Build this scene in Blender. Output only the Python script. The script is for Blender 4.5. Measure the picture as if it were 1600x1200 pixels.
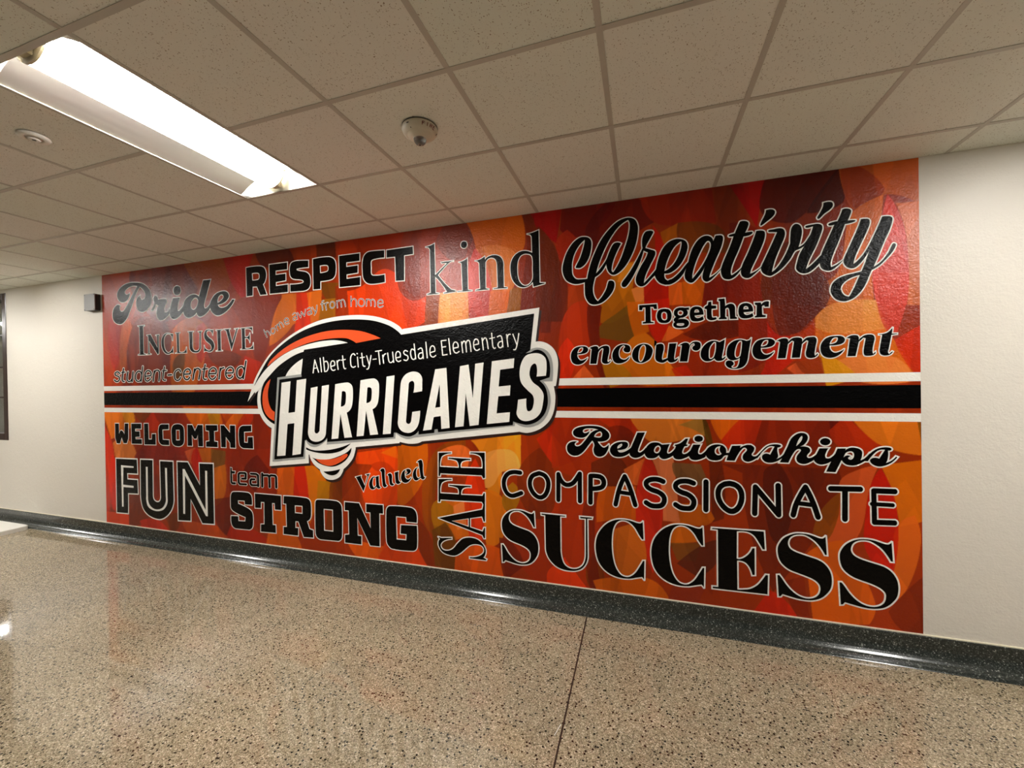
import bpy, math, random
import numpy as np
from mathutils import Matrix, Vector
from mathutils.geometry import delaunay_2d_cdt

for o in list(bpy.data.objects):
    bpy.data.objects.remove(o)
S = bpy.context.scene
COL = S.collection
random.seed(7)

# ------------------------------------------------------------ camera, world, exposure
EYE = 1.69                      # camera height above the floor
WY = 3.037                      # plane of the painted wall
H = 2.9756                      # ceiling height
T = 0.6096                      # ceiling module
GX = -1.9631                    # a grid line perpendicular to the wall
GY = 2.7535                     # first grid line parallel to the wall
XL, XR, YB = -16.2, 7.3, -0.96  # extent of the corridor
cd = bpy.data.cameras.new('camera')
cam = bpy.data.objects.new('camera', cd)
COL.objects.link(cam)
R3 = Matrix(((0.952659, 0.013052, 0.303761), (0.303656, 0.009443, -0.952735), (-0.015303, 0.99987, 0.005032)))
cam.matrix_world = Matrix.Translation((0, 0, EYE)) @ R3.to_4x4()
cd.sensor_width = 36
cd.lens = 639.13 / 1600 * 36
cd.clip_start = 0.02
S.camera = cam

LAMP = 11.0                     # strength of the fluorescent lenses
w = bpy.data.worlds.new('world')
S.world = w
w.use_nodes = True
w.node_tree.nodes['Background'].inputs[0].default_value = (1.0, 0.98, 0.95, 1)
w.node_tree.nodes['Background'].inputs[1].default_value = 0.05
S.view_settings.view_transform = 'Standard'
S.view_settings.look = 'None'
S.view_settings.gamma = 1
S.view_settings.use_curve_mapping = False
S.view_settings.exposure = 3.05
S.cycles.use_denoising = True
S.cycles.max_bounces = 10
S.cycles.diffuse_bounces = 6
S.cycles.sample_clamp_indirect = 8


# ------------------------------------------------------------ helpers
def lin(c):
    return tuple(((x / 255) / 12.92 if x / 255 <= 0.04045 else ((x / 255 + 0.055) / 1.055) ** 2.4) for x in c)


def mat(name, col, rough=0.5, spec=0.5, metal=0.0, bump=0.0, bscale=100, var=0.0, vscale=3.0, coat=0.0, emis=0):
    m = bpy.data.materials.new(name)
    m.use_nodes = True
    nt = m.node_tree
    b = nt.nodes['Principled BSDF']
    c = lin(col) + (1,)
    b.inputs['Base Color'].default_value = c
    b.inputs['Roughness'].default_value = rough
    b.inputs['Specular IOR Level'].default_value = spec
    b.inputs['Metallic'].default_value = metal
    b.inputs['Coat Weight'].default_value = coat
    geo = nt.nodes.new('ShaderNodeNewGeometry')
    if var:
        n = nt.nodes.new('ShaderNodeTexNoise')
        n.inputs['Scale'].default_value = vscale
        n.inputs['Detail'].default_value = 5
        nt.links.new(geo.outputs['Position'], n.inputs['Vector'])
        r = nt.nodes.new('ShaderNodeValToRGB')
        r.color_ramp.elements[0].position = 0.3
        r.color_ramp.elements[1].position = 0.7
        r.color_ramp.elements[0].color = tuple(x * (1 - var) for x in c[:3]) + (1,)
        r.color_ramp.elements[1].color = tuple(min(1, x * (1 + var)) for x in c[:3]) + (1,)
        nt.links.new(n.outputs['Fac'], r.inputs['Fac'])
        nt.links.new(r.outputs['Color'], b.inputs['Base Color'])
    if bump:
        n = nt.nodes.new('ShaderNodeTexNoise')
        n.inputs['Scale'].default_value = bscale
        n.inputs['Detail'].default_value = 3
        nt.links.new(geo.outputs['Position'], n.inputs['Vector'])
        bp = nt.nodes.new('ShaderNodeBump')
        bp.inputs['Strength'].default_value = 1.0
        bp.inputs['Distance'].default_value = bump
        nt.links.new(n.outputs['Fac'], bp.inputs['Height'])
        nt.links.new(bp.outputs['Normal'], b.inputs['Normal'])
    if emis:
        b.inputs['Emission Color'].default_value = c
        b.inputs['Emission Strength'].default_value = emis
    return m


def link(name, verts, faces, m, parent=None, smooth=False):
    me = bpy.data.meshes.new(name)
    me.from_pydata([tuple(v) for v in verts], [], [tuple(f) for f in faces])
    me.update()
    if m is not None:
        me.materials.append(m)
    if smooth:
        me.polygons.foreach_set('use_smooth', [True] * len(me.polygons))
    o = bpy.data.objects.new(name, me)
    COL.objects.link(o)
    if parent is not None:
        o.parent = parent
    return o


class MB:
    """collects simple solids into one mesh"""
    def __init__(self):
        self.v, self.f = [], []

    def box(self, x0, x1, y0, y1, z0, z1):
        n = len(self.v)
        self.v += [(x, y, z) for z in (z0, z1) for y in (y0, y1) for x in (x0, x1)]
        for q in ((0, 2, 3, 1), (4, 5, 7, 6), (0, 1, 5, 4), (2, 6, 7, 3), (0, 4, 6, 2), (1, 3, 7, 5)):
            self.f.append(tuple(n + i for i in q))
        return self

    def bevbox(self, x0, x1, y0, y1, z0, z1, b):
        n = len(self.v)
        rings = [(z0, b), (z0 + b, 0), (z1 - b, 0), (z1, b)]
        for z, i in rings:
            self.v += [(x0 + i + (b if i == 0 else 0), y0 + i, z), (x1 - i - (b if i == 0 else 0), y0 + i, z),
                       (x1 - i, y0 + i + (b if i == 0 else 0), z), (x1 - i, y1 - i - (b if i == 0 else 0), z),
                       (x1 - i - (b if i == 0 else 0), y1 - i, z), (x0 + i + (b if i == 0 else 0), y1 - i, z),
                       (x0 + i, y1 - i - (b if i == 0 else 0), z), (x0 + i, y0 + i + (b if i == 0 else 0), z)]
        for k in range(3):
            for j in range(8):
                a, c = n + k * 8 + j, n + k * 8 + (j + 1) % 8
                self.f.append((a, c, c + 8, a + 8))
        self.f.append(tuple(n + 7 - j for j in range(8)))
        self.f.append(tuple(n + 24 + j for j in range(8)))
        return self

    def lathe(self, prof, cx, cy, z0, seg=40, sgn=-1):
        """profile (r, depth below z0) turned about the vertical axis"""
        n = len(self.v)
        for r, d in prof:
            for k in range(seg):
                a = 2 * math.pi * k / seg
                self.v.append((cx + r * math.cos(a), cy + r * math.sin(a), z0 + sgn * d))
        for i in range(len(prof) - 1):
            for k in range(seg):
                a, b2 = n + i * seg + k, n + i * seg + (k + 1) % seg
                self.f.append((a, a + seg, b2 + seg, b2))
        self.f.append(tuple(n + (len(prof) - 1) * seg + k for k in range(seg)))
        self.f.append(tuple(n + seg - 1 - k for k in range(seg)))
        return self

    def build(self, name, m, parent=None, smooth=False):
        return link(name, self.v, self.f, m, parent, smooth)


def empty(name, loc=(0, 0, 0)):
    o = bpy.data.objects.new(name, None)
    o.location = loc
    o.empty_display_size = 0.1
    COL.objects.link(o)
    return o


def tag(o, label=None, cat=None, group=None, kind=None):
    if label: o['label'] = label
    if cat: o['category'] = cat
    if group: o['group'] = group
    if kind: o['kind'] = kind
    return o


def inner(o, parent):
    """parent keeping the world position"""
    o.parent = parent
    o.matrix_parent_inverse = Matrix.Translation(parent.location).inverted()
    return o


# ------------------------------------------------------------ materials
WHITE = (232, 225, 210)


def textured_paint(name, col=None, attr=False, rough=0.36, spec=0.5, bump=0.0022, scale=80.0):
    """semi-gloss surface over roller-stippled plaster"""
    m = mat(name, col or (200, 200, 200), rough, spec)
    nt = m.node_tree
    b = nt.nodes['Principled BSDF']
    if attr:
        a = nt.nodes.new('ShaderNodeVertexColor')
        a.layer_name = 'print'
        nt.links.new(a.outputs['Color'], b.inputs['Base Color'])
    geo = nt.nodes.new('ShaderNodeNewGeometry')
    n1 = nt.nodes.new('ShaderNodeTexNoise')
    n1.inputs['Scale'].default_value = scale
    n1.inputs['Detail'].default_value = 4
    n1.inputs['Roughness'].default_value = 0.6
    n2 = nt.nodes.new('ShaderNodeTexNoise')
    n2.inputs['Scale'].default_value = scale / 2.6
    n2.inputs['Detail'].default_value = 2
    ad = nt.nodes.new('ShaderNodeMath')
    ad.operation = 'MULTIPLY_ADD'
    ad.inputs[1].default_value = 0.9
    for n in (n1, n2):
        nt.links.new(geo.outputs['Position'], n.inputs['Vector'])
    nt.links.new(n2.outputs['Fac'], ad.inputs[0])
    nt.links.new(n1.outputs['Fac'], ad.inputs[2])
    bp = nt.nodes.new('ShaderNodeBump')
    bp.inputs['Distance'].default_value = bump
    nt.links.new(ad.outputs[0], bp.inputs['Height'])
    nt.links.new(bp.outputs['Normal'], b.inputs['Normal'])
    return m


M_BACK = mat('slate_paint', (84, 88, 92), 0.6)
M_WALL = textured_paint('wall_paint', (230, 223, 210), rough=0.38, spec=0.26, bump=0.0018)
M_PRINT = textured_paint('mural_print', attr=True, rough=0.26, spec=0.36)
M_BLACK = textured_paint('mural_black', (3, 2, 2), rough=0.26, spec=0.16)
M_INK = textured_paint('mural_white', (250, 246, 236), rough=0.3, spec=0.36)
M_GRAY = textured_paint('mural_gray', (165, 165, 160), rough=0.33, spec=0.5)
M_SHADE = textured_paint('mural_shadow_ink', (44, 18, 10), rough=0.33, spec=0.5)
M_ORANGE = textured_paint('mural_orange', (238, 84, 32), rough=0.33, spec=0.5)
M_CAULK = mat('caulk', (240, 230, 205), 0.5)


def terrazzo(name, base, cols, scale, rough, spec, dark=None, dscale=70.0, dthr=0.30, dims='3D'):
    m = mat(name, base, rough, spec)
    nt = m.node_tree
    b = nt.nodes['Principled BSDF']
    geo = nt.nodes.new('ShaderNodeNewGeometry')

    def vor(sc, seed):
        v = nt.nodes.new('ShaderNodeTexVoronoi')
        v.voronoi_dimensions = dims
        v.inputs['Scale'].default_value = sc
        mp = nt.nodes.new('ShaderNodeMapping')
        mp.inputs['Location'].default_value = (seed, seed * 1.7, 0)
        nt.links.new(geo.outputs['Position'], mp.inputs['Vector'])
        nt.links.new(mp.outputs['Vector'], v.inputs['Vector'])
        s = nt.nodes.new('ShaderNodeSeparateColor')
        nt.links.new(v.outputs['Color'], s.inputs['Color'])
        return v, s
    v1, s1 = vor(scale, 0.3)
    r = nt.nodes.new('ShaderNodeValToRGB')
    r.color_ramp.interpolation = 'CONSTANT'
    els = r.color_ramp.elements
    els[0].position = 0
    els[0].color = lin(cols[0][1]) + (1,)
    els[1].position = cols[1][0]
    els[1].color = lin(cols[1][1]) + (1,)
    for p, c in cols[2:]:
        e = els.new(p)
        e.color = lin(c) + (1,)
    nt.links.new(s1.outputs['Red'], r.inputs['Fac'])
    last = r.outputs['Color']
    # cloudy tone across the poured panels
    n = nt.nodes.new('ShaderNodeTexNoise')
    n.inputs['Scale'].default_value = 2.2
    n.inputs['Detail'].default_value = 4
    nt.links.new(geo.outputs['Position'], n.inputs['Vector'])
    r2 = nt.nodes.new('ShaderNodeValToRGB')
    r2.color_ramp.elements[0].position = 0.3
    r2.color_ramp.elements[1].position = 0.7
    r2.color_ramp.elements[0].color = (0.88, 0.86, 0.84, 1)
    r2.color_ramp.elements[1].color = (1.06, 1.03, 1.0, 1)
    nt.links.new(n.outputs['Fac'], r2.inputs['Fac'])
    mx = nt.nodes.new('ShaderNodeMix')
    mx.data_type = 'RGBA'
    mx.blend_type = 'MULTIPLY'
    mx.inputs[0].default_value = 1
    nt.links.new(last, mx.inputs[6])
    nt.links.new(r2.outputs['Color'], mx.inputs[7])
    last = mx.outputs[2]
    if dark:
        v2, s2 = vor(dscale, 5.1)
        near = nt.nodes.new('ShaderNodeMath')
        near.operation = 'LESS_THAN'
        near.inputs[1].default_value = dthr
        nt.links.new(v2.outputs['Distance'], near.inputs[0])
        pick = nt.nodes.new('ShaderNodeMath')
        pick.operation = 'LESS_THAN'
        pick.inputs[1].default_value = 0.17
        nt.links.new(s2.outputs['Green'], pick.inputs[0])
        mul = nt.nodes.new('ShaderNodeMath')
        mul.operation = 'MULTIPLY'
        nt.links.new(near.outputs[0], mul.inputs[0])
        nt.links.new(pick.outputs[0], mul.inputs[1])
        mx2 = nt.nodes.new('ShaderNodeMix')
        mx2.data_type = 'RGBA'
        nt.links.new(mul.outputs[0], mx2.inputs[0])
        nt.links.new(last, mx2.inputs[6])
        mx2.inputs[7].default_value = lin(dark) + (1,)
        last = mx2.outputs[2]
    nt.links.new(last, b.inputs['Base Color'])
    return m


M_FLOOR = terrazzo('terrazzo_floor', (170, 150, 125),
                   [(0, (88, 77, 60)), (0.05, (118, 107, 85)), (0.20, (154, 141, 115)), (0.50, (168, 155, 128)),
                    (0.68, (170, 150, 128)), (0.78, (191, 177, 151)), (0.94, (226, 213, 188))],
                   225.0, 0.05, 0.6, dark=(20, 16, 12), dscale=58.0, dthr=0.29, dims='2D')
M_BASE = terrazzo('terrazzo_base', (66, 70, 66),
                  [(0, (44, 48, 45)), (0.5, (58, 62, 58)), (0.78, (72, 77, 72)), (0.92, (106, 112, 106)), (0.98, (165, 168, 160))],
                  210.0, 0.17, 0.5)
M_STRIP = mat('divider_strip', (52, 34, 24), 0.45)
M_GRID = mat('grid_enamel', (194, 190, 178), 0.5)


def tile_material():
    m = mat('ceiling_tile', (205, 192, 172), 0.9, 0.2)
    nt = m.node_tree
    b = nt.nodes['Principled BSDF']
    geo = nt.nodes.new('ShaderNodeNewGeometry')
    v = nt.nodes.new('ShaderNodeTexVoronoi')
    v.voronoi_dimensions = '2D'
    v.inputs['Scale'].default_value = 135
    no = nt.nodes.new('ShaderNodeTexNoise')
    no.inputs['Scale'].default_value = 60
    no.inputs['Detail'].default_value = 2
    nt.links.new(geo.outputs['Position'], no.inputs['Vector'])
    add = nt.nodes.new('ShaderNodeVectorMath')
    add.operation = 'MULTIPLY_ADD'
    add.inputs[1].default_value = (0.02, 0.02, 0.0)
    nt.links.new(no.outputs['Color'], add.inputs[0])
    nt.links.new(geo.outputs['Position'], add.inputs[2])
    nt.links.new(add.outputs[0], v.inputs['Vector'])
    s = nt.nodes.new('ShaderNodeSeparateColor')
    nt.links.new(v.outputs['Color'], s.inputs['Color'])
    # hole radius varies from cell to cell, about half of the cells carry one
    th = nt.nodes.new('ShaderNodeMath')
    th.operation = 'MULTIPLY'
    th.inputs[1].default_value = 0.27
    nt.links.new(s.outputs['Red'], th.inputs[0])
    lt = nt.nodes.new('ShaderNodeMath')
    lt.operation = 'LESS_THAN'
    nt.links.new(v.outputs['Distance'], lt.inputs[0])
    nt.links.new(th.outputs[0], lt.inputs[1])
    pk = nt.nodes.new('ShaderNodeMath')
    pk.operation = 'LESS_THAN'
    pk.inputs[1].default_value = 0.36
    nt.links.new(s.outputs['Green'], pk.inputs[0])
    mu = nt.nodes.new('ShaderNodeMath')
    mu.operation = 'MULTIPLY'
    nt.links.new(lt.outputs[0], mu.inputs[0])
    nt.links.new(pk.outputs[0], mu.inputs[1])
    mx = nt.nodes.new('ShaderNodeMix')
    mx.data_type = 'RGBA'
    oi = nt.nodes.new('ShaderNodeObjectInfo')
    rp = nt.nodes.new('ShaderNodeValToRGB')
    rp.color_ramp.elements[0].color = lin((233, 238, 226)) + (1,)
    rp.color_ramp.elements[1].color = lin((238, 236, 228)) + (1,)
    nt.links.new(oi.outputs['Random'], rp.inputs['Fac'])
    nt.links.new(mu.outputs[0], mx.inputs[0])
    nt.links.new(rp.outputs['Color'], mx.inputs[6])
    mx.inputs[7].default_value = lin((158, 146, 124)) + (1,)
    nt.links.new(mx.outputs[2], b.inputs['Base Color'])
    bp = nt.nodes.new('ShaderNodeBump')
    bp.invert = True
    bp.inputs['Distance'].default_value = 0.002
    nt.links.new(mu.outputs[0], bp.inputs['Height'])
    nt.links.new(bp.outputs['Normal'], b.inputs['Normal'])
    return m


M_TILE = tile_material()

# ------------------------------------------------------------ room shell
WX0, WX1, WZ0, WZ1 = -9.25, -7.765, 1.04, 2.93      # window opening in the painted wall
b = MB()
b.box(WX1, XR, WY, WY + 0.2, 0, H + 0.2)
b.box(XL, WX0, WY, WY + 0.2, 0, H + 0.2)
b.box(WX0, WX1, WY, WY + 0.2, 0, WZ0)
b.box(WX0, WX1, WY, WY + 0.2, WZ1, H + 0.2)
tag(b.build('wall_front', M_WALL), kind='structure')
tag(MB().box(XL, XR, YB - 0.15, YB, 0, H + 0.2).build('wall_back', M_BACK), kind='structure')
tag(MB().box(XL - 0.15, XL, YB - 0.15, WY + 0.2, 0, H + 0.2).build('wall_left', M_WALL), kind='structure')
tag(MB().box(XR, XR + 0.15, YB - 0.15, WY + 0.2, 0, H + 0.2).build('wall_right', M_WALL), kind='structure')

floor = MB().box(XL, XR, YB, WY, -0.1, 0).build('floor', M_FLOOR)
tag(floor, kind='structure')
st = MB()
p0, p1 = Vector((-0.4005, 2.936, 0)), Vector((-0.3905, 1.7, 0))
d = (p1 - p0).normalized()
p1 = p0 + d * (p0.y - YB)
n_ = Vector((d.y, -d.x, 0)) * 0.0042
st.v = [tuple(p0 - n_ + Vector((0, 0, .0006))), tuple(p0 + n_ + Vector((0, 0, .0006))), tuple(p1 + n_ + Vector((0, 0, .0006))), tuple(p1 - n_ + Vector((0, 0, .0006))),
        tuple(p0 - n_ - Vector((0, 0, .01))), tuple(p0 + n_ - Vector((0, 0, .01))), tuple(p1 + n_ - Vector((0, 0, .01))), tuple(p1 - n_ - Vector((0, 0, .01)))]
st.f = [(0, 1, 2, 3), (4, 7, 6, 5), (0, 4, 5, 1), (1, 5, 6, 2), (2, 6, 7, 3), (3, 7, 4, 0)]
tag(st.build('divider_strip', M_STRIP, floor), 'dark metal strip between two terrazzo panels')

# cove base: vertical face, then a curve that runs out flush with the floor
prof = [(WY, 0.152), (WY - 0.010, 0.152), (WY - 0.013, 0.148), (WY - 0.014, 0.088)]
for k in range(1, 11):
    a = math.pi / 2 * k / 10
    prof.append((WY - 0.014 - 0.084 * (1 - math.cos(a)), 0.088 - 0.084 * math.sin(a)))
prof += [(WY - 0.101, 0.0015), (WY - 0.101, 0.0), (WY, 0.0)]
vs, fs = [], []
for x in (XL, XR):
    vs += [(x, y, z) for y, z in prof]
n = len(prof)
for i in range(n):
    j = (i + 1) % n
    fs.append((i, j, n + j, n + i))
fs += [tuple(range(n)), tuple(range(2 * n - 1, n - 1, -1))]
bs = link('baseboard_front', vs, fs, M_BASE)
tag(bs, kind='structure')
tag(MB().box(XL, XR, WY - 0.008, WY, 0.151, 0.1585).build('trim_1', M_CAULK), kind='structure')

# ------------------------------------------------------------ ceiling: deck, tiles, tees
ceil = MB().box(XL, XR, YB, WY, H + 0.16, H + 0.2).build('ceiling', mat('deck', (120, 112, 100), 0.9))
tag(ceil, kind='structure')
LJ = (-25, -17, -9, -1, 7, 15)            # grid columns that hold a light


def tile_mesh(dx, dy):
    return MB().box(0.001, dx - 0.001, 0.001, dy - 0.001, 0, 0.016)


tm = None
tmp = None
j0 = math.ceil((XL - GX) / T) - 1
j1 = int((XR - GX) / T)
rows = [(GY, WY)] + [(GY - T * (k + 1), GY - T * k) for k in range(6)]
for j in range(j0, j1 + 1):
    xa, xb = max(XL, GX + T * j), min(XR, GX + T * (j + 1))
    for ri, (ya, yb) in enumerate(rows):
        if j in LJ and ri in (2, 3):
            continue
        ya2 = max(ya, YB)
        full = abs(xb - xa - T) < 1e-6 and abs(yb - ya2 - T) < 1e-6
        if full and tm is not None:
            o = bpy.data.objects.new('ceiling_tile', tm)
            COL.objects.link(o)
            o.parent = ceil
        else:
            o = tile_mesh(xb - xa, yb - ya2).build('ceiling_tile', M_TILE, ceil)
            if full:
                tm = o.data
        o.location = (xa, ya2, H + 0.0022 + random.uniform(0, 0.0006))
for k in range(7):
    y = GY - T * k
    cuts = [XL]
    if k == 2:                          # this line is interrupted by the lights
        for j in LJ:
            cuts += [GX + T * j, GX + T * (j + 1)]
    cuts.append(XR)
    for xa, xb in zip(cuts[::2], cuts[1::2]):
        MB().box(xa, xb, y - 0.012, y + 0.012, H, H + 0.0018).box(xa, xb, y - 0.001, y + 0.001, H + 0.0018, H + 0.035).build('ceiling_tee', M_GRID, ceil)
tee = None
for j in range(j0 + 1, j1 + 1):
    x = GX + T * j
    o = MB().box(x - 0.012, x + 0.012, YB, WY, H + 0.0003, H + 0.0019).box(x - 0.001, x + 0.001, YB, WY, H + 0.0019, H + 0.033).build('ceiling_tee', M_GRID, ceil)

# ------------------------------------------------------------ recessed lights
M_HOUSE = mat('light_reflector', (226, 224, 216), 0.34, 0.4, metal=1.0)
M_PLATE = mat('light_enamel', (224, 222, 212), 0.5, 0.3)
M_LENS = bpy.data.materials.new('light_lens')
M_LENS.use_nodes = True
nt = M_LENS.node_tree
pb = nt.nodes['Principled BSDF']
pb.inputs['Base Color'].default_value = (0.9, 0.9, 0.88, 1)
pb.inputs['Roughness'].default_value = 0.5
pb.inputs['Emission Color'].default_value = (1.0, 0.99, 0.965, 1)
pb.inputs['Emission Strength'].default_value = LAMP
M_CAP = mat('light_end_cap', (188, 176, 146), 0.5)


def make_light(j, label):
    x0, x1 = GX + T * j + 0.013, GX + T * (j + 1) - 0.013
    y0, y1 = GY - 3 * T + 0.013, GY - T - 0.013
    xc = (x0 + x1) / 2
    root = empty('ceiling_light', (xc, (y0 + y1) / 2, H))
    # housing: curved reflector with sloped end plates
    v, f = [], []
    hw = x1 - xc
    arc = []
    for k in range(17):
        t = -1 + k / 8
        arc.append((xc + hw * t, 0.004 + 0.098 * (1 - abs(t) ** 2.2)))
    ye = [(y0, 0.0), (y0 + 0.045, 1.0), (y1 - 0.045, 1.0), (y1, 0.0)]
    for y, s in ye:
        v += [(x, y, H + 0.004 + (d - 0.004) * s) for x, d in arc]
    m = len(arc)
    for r in range(3):
        for k in range(m - 1):
            a = r * m + k
            f.append((a, a + m, a + m + 1, a + 1))
    # outer shell
    q = len(v)
    v += [(x0, y0, H + 0.004), (x1, y0, H + 0.004), (x1, y1, H + 0.004), (x0, y1, H + 0.004),
          (x0, y0, H + 0.13), (x1, y0, H + 0.13), (x1, y1, H + 0.13), (x0, y1, H + 0.13)]
    f += [(q, q + 1, q + 5, q + 4), (q + 1, q + 2, q + 6, q + 5), (q + 2, q + 3, q + 7, q + 6), (q + 3, q, q + 4, q + 7), (q + 4, q + 5, q + 6, q + 7)]
    hs = link('housing', v, f, M_HOUSE)
    hs.data.materials.append(M_PLATE)
    inner(hs, root)
    for p in hs.data.polygons:
        p.use_smooth = (m - 1) <= p.index < 2 * (m - 1)
        if not p.use_smooth:
            p.material_index = 1
    # half-round lens along the middle
    R, zc = 0.098, H + 0.092
    ya, yb = y0 + 0.034, y1 - 0.075
    v, f = [], []
    K = 16
    for y in (ya, yb):
        v += [(xc + R * math.cos(math.pi * k / K), y, zc - R * 0.98 * math.sin(math.pi * k / K)) for k in range(K + 1)]
    for k in range(K):
        f.append((k, K + 1 + k, K + 2 + k, k + 1))
    ln = link('lens', v, f, M_LENS, smooth=True)
    inner(ln, root)
    for y, e in ((ya, -1), (yb, 1)):
        v, f = [], []
        R2 = R + 0.004
        for yy in (y, y + e * 0.010):
            v += [(xc + R2 * math.cos(math.pi * k / K), yy, zc - R2 * 0.98 * math.sin(math.pi * k / K)) for k in range(K + 1)]
        for k in range(K):
            f.append((k, k + 1, K + 2 + k, K + 1 + k))
        f += [tuple(range(K + 1)), tuple(range(2 * K + 1, K, -1)), (0, K + 1, 2 * K + 1, K)]
        cp = link('end_cap', v, f, M_CAP)
        inner(cp, root)
        br = MB().bevbox(xc - 0.03, xc + 0.03, min(y + e * 0.010, y + e * (0.031 if e < 0 else 0.058)), max(y + e * 0.010, y + e * (0.031 if e < 0 else 0.058)), H + 0.012, H + 0.05, 0.004).build('bracket', M_CAP)
        br.parent = cp
        br.matrix_parent_inverse = Matrix.Identity(4)
    tag(root, label, 'ceiling light', 'recessed fluorescent lights along the corridor')
    return root


make_light(-1, 'lit recessed fluorescent light with a half-round lens, in view at upper left')
make_light(-9, 'recessed corridor light just beyond the left edge, mirrored as glare on the word Pride')
make_light(-17, 'recessed corridor light second beyond the left edge of the view')
make_light(-25, 'recessed corridor light farthest to the left, third beyond the edge of view')
make_light(7, 'recessed corridor light beyond the right edge, mirrored at the right end of the mural')
make_light(15, 'recessed corridor light farthest to the right, beyond the view')

# ------------------------------------------------------------ mural
OX = 5.9
LAY = 0.0009


def parse_pts(s):
    pts = []
    for t in s.split():
        c = t.endswith('!')
        a, b2 = t.rstrip('!').split(',')
        pts.append((int(a) / 1000 - OX, int(b2) / 1000, c))
    return pts


def curve(pts, closed, sub=5):
    """Catmull-Rom through smooth points, broken at corners"""
    n = len(pts)
    out = []
    segs = n if closed else n - 1
    for i in range(segs):
        a = pts[i]
        b2 = pts[(i + 1) % n]
        out.append((a[0], a[1]))
        if a[2] and b2[2]:
            continue
        p = pts[(i - 1) % n] if (closed or i > 0) else a
        q = pts[(i + 2) % n] if (closed or i + 2 < n) else b2
        chord = math.hypot(b2[0] - a[0], b2[1] - a[1])

        def tan(l, m_, r):
            if m_[2]:
                return None
            tx, ty = r[0] - l[0], r[1] - l[1]
            L = math.hypot(tx, ty) or 1
            return (tx / L * chord, ty / L * chord)
        ta, tb = tan(p, a, b2), tan(a, b2, q)
        if ta is None:
            ta = (2 * (b2[0] - a[0]) - tb[0], 2 * (b2[1] - a[1]) - tb[1])
            L = math.hypot(*ta) or 1
            ta = (ta[0] / L * chord, ta[1] / L * chord)
        if tb is None:
            tb = (2 * (b2[0] - a[0]) - ta[0], 2 * (b2[1] - a[1]) - ta[1])
            L = math.hypot(*tb) or 1
            tb = (tb[0] / L * chord, tb[1] / L * chord)
        ns = max(2, min(sub, int(chord / 0.012) + 1))
        for k in range(1, ns):
            t = k / ns
            h1, h2, h3, h4 = 2 * t**3 - 3 * t**2 + 1, t**3 - 2 * t**2 + t, -2 * t**3 + 3 * t**2, t**3 - t**2
            out.append((h1 * a[0] + h2 * ta[0] + h3 * b2[0] + h4 * tb[0], h1 * a[1] + h2 * ta[1] + h3 * b2[1] + h4 * tb[1]))
    if not closed:
        out.append((pts[-1][0], pts[-1][1]))
    return out


def winding(px, py, loops):
    wn = np.zeros(len(px), int)
    for lp in loops:
        a = np.array(lp)
        b2 = np.roll(a, -1, 0)
        for (x0, y0), (x1, y1) in zip(a, b2):
            if y0 == y1:
                continue
            cr = (x1 - x0) * (py - y0) - (px - x0) * (y1 - y0)
            wn += ((y0 <= py) & (y1 > py) & (cr > 0)).astype(int)
            wn -= ((y0 > py) & (y1 <= py) & (cr < 0)).astype(int)
    return wn


def fill(outer, holes):
    vs, es = [], []
    for lp in [outer] + holes:
        n0 = len(vs)
        vs += [Vector(p) for p in lp]
        es += [(n0 + k, n0 + (k + 1) % len(lp)) for k in range(len(lp))]
    ov, _, of, *_ = delaunay_2d_cdt(vs, es, [], 0, 1e-6)
    P = np.array([tuple(v) for v in ov])
    F = np.array([f for f in of])
    c = P[F].mean(axis=1)
    ok = winding(c[:, 0], c[:, 1], [outer]) != 0
    for h in holes:
        ok &= winding(c[:, 0], c[:, 1], [h]) == 0
    return P, F[ok]


def hull(pts):
    pts = sorted(set((round(a, 6), round(b2, 6)) for a, b2 in pts))
    def half(ps):
        o = []
        for p in ps:
            while len(o) > 1 and (o[-1][0] - o[-2][0]) * (p[1] - o[-2][1]) - (o[-1][1] - o[-2][1]) * (p[0] - o[-2][0]) <= 0:
                o.pop()
            o.append(p)
        return o
    a, b2 = half(pts), half(pts[::-1])
    return a[:-1] + b2[:-1]


class Flat:
    """flat print on the wall at a given layer"""
    def __init__(self):
        self.v, self.f = [], []

    def tri(self, P, F, dep):
        n = len(self.v)
        self.v += [(p[0], WY - dep, p[1]) for p in P]
        for a, b2, c in F:
            pa, pb, pc = P[a], P[b2], P[c]
            cr = (pb[0] - pa[0]) * (pc[1] - pa[1]) - (pb[1] - pa[1]) * (pc[0] - pa[0])
            if abs(cr) < 1e-12:
                continue
            self.f.append((n + a, n + b2, n + c) if cr > 0 else (n + a, n + c, n + b2))

    def ngon(self, pts, dep):
        n = len(self.v)
        self.v += [(p[0], WY - dep, p[1]) for p in pts]
        self.f.append(tuple(range(n, n + len(pts))))

    def stroke(self, path, ru, rv, dep, K=12):
        vs, fs = [], []
        for a, b2 in zip(path[:-1], path[1:]):
            pts = []
            for c in (a, b2):
                pts += [(c[0] + ru * math.cos(2 * math.pi * k / K + .3), c[1] + rv * math.sin(2 * math.pi * k / K + .3)) for k in range(K)]
            h = hull(pts)
            fs.append(list(range(len(vs), len(vs) + len(h))))
            vs += [Vector(p) for p in h]
        ov, _, of, _, _, orig = delaunay_2d_cdt(vs, [], fs, 0, 1e-6)
        self.tri(np.array([tuple(v) for v in ov]), [t for t, g in zip(of, orig) if g], dep)

    def build(self, name, m, parent):
        o = link(name, self.v, self.f, m)
        return inner(o, parent)


def area(lp):
    a = np.array(lp)
    b2 = np.roll(a, -1, 0)
    return float((a[:, 0] * b2[:, 1] - b2[:, 0] * a[:, 1]).sum() / 2)


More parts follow.
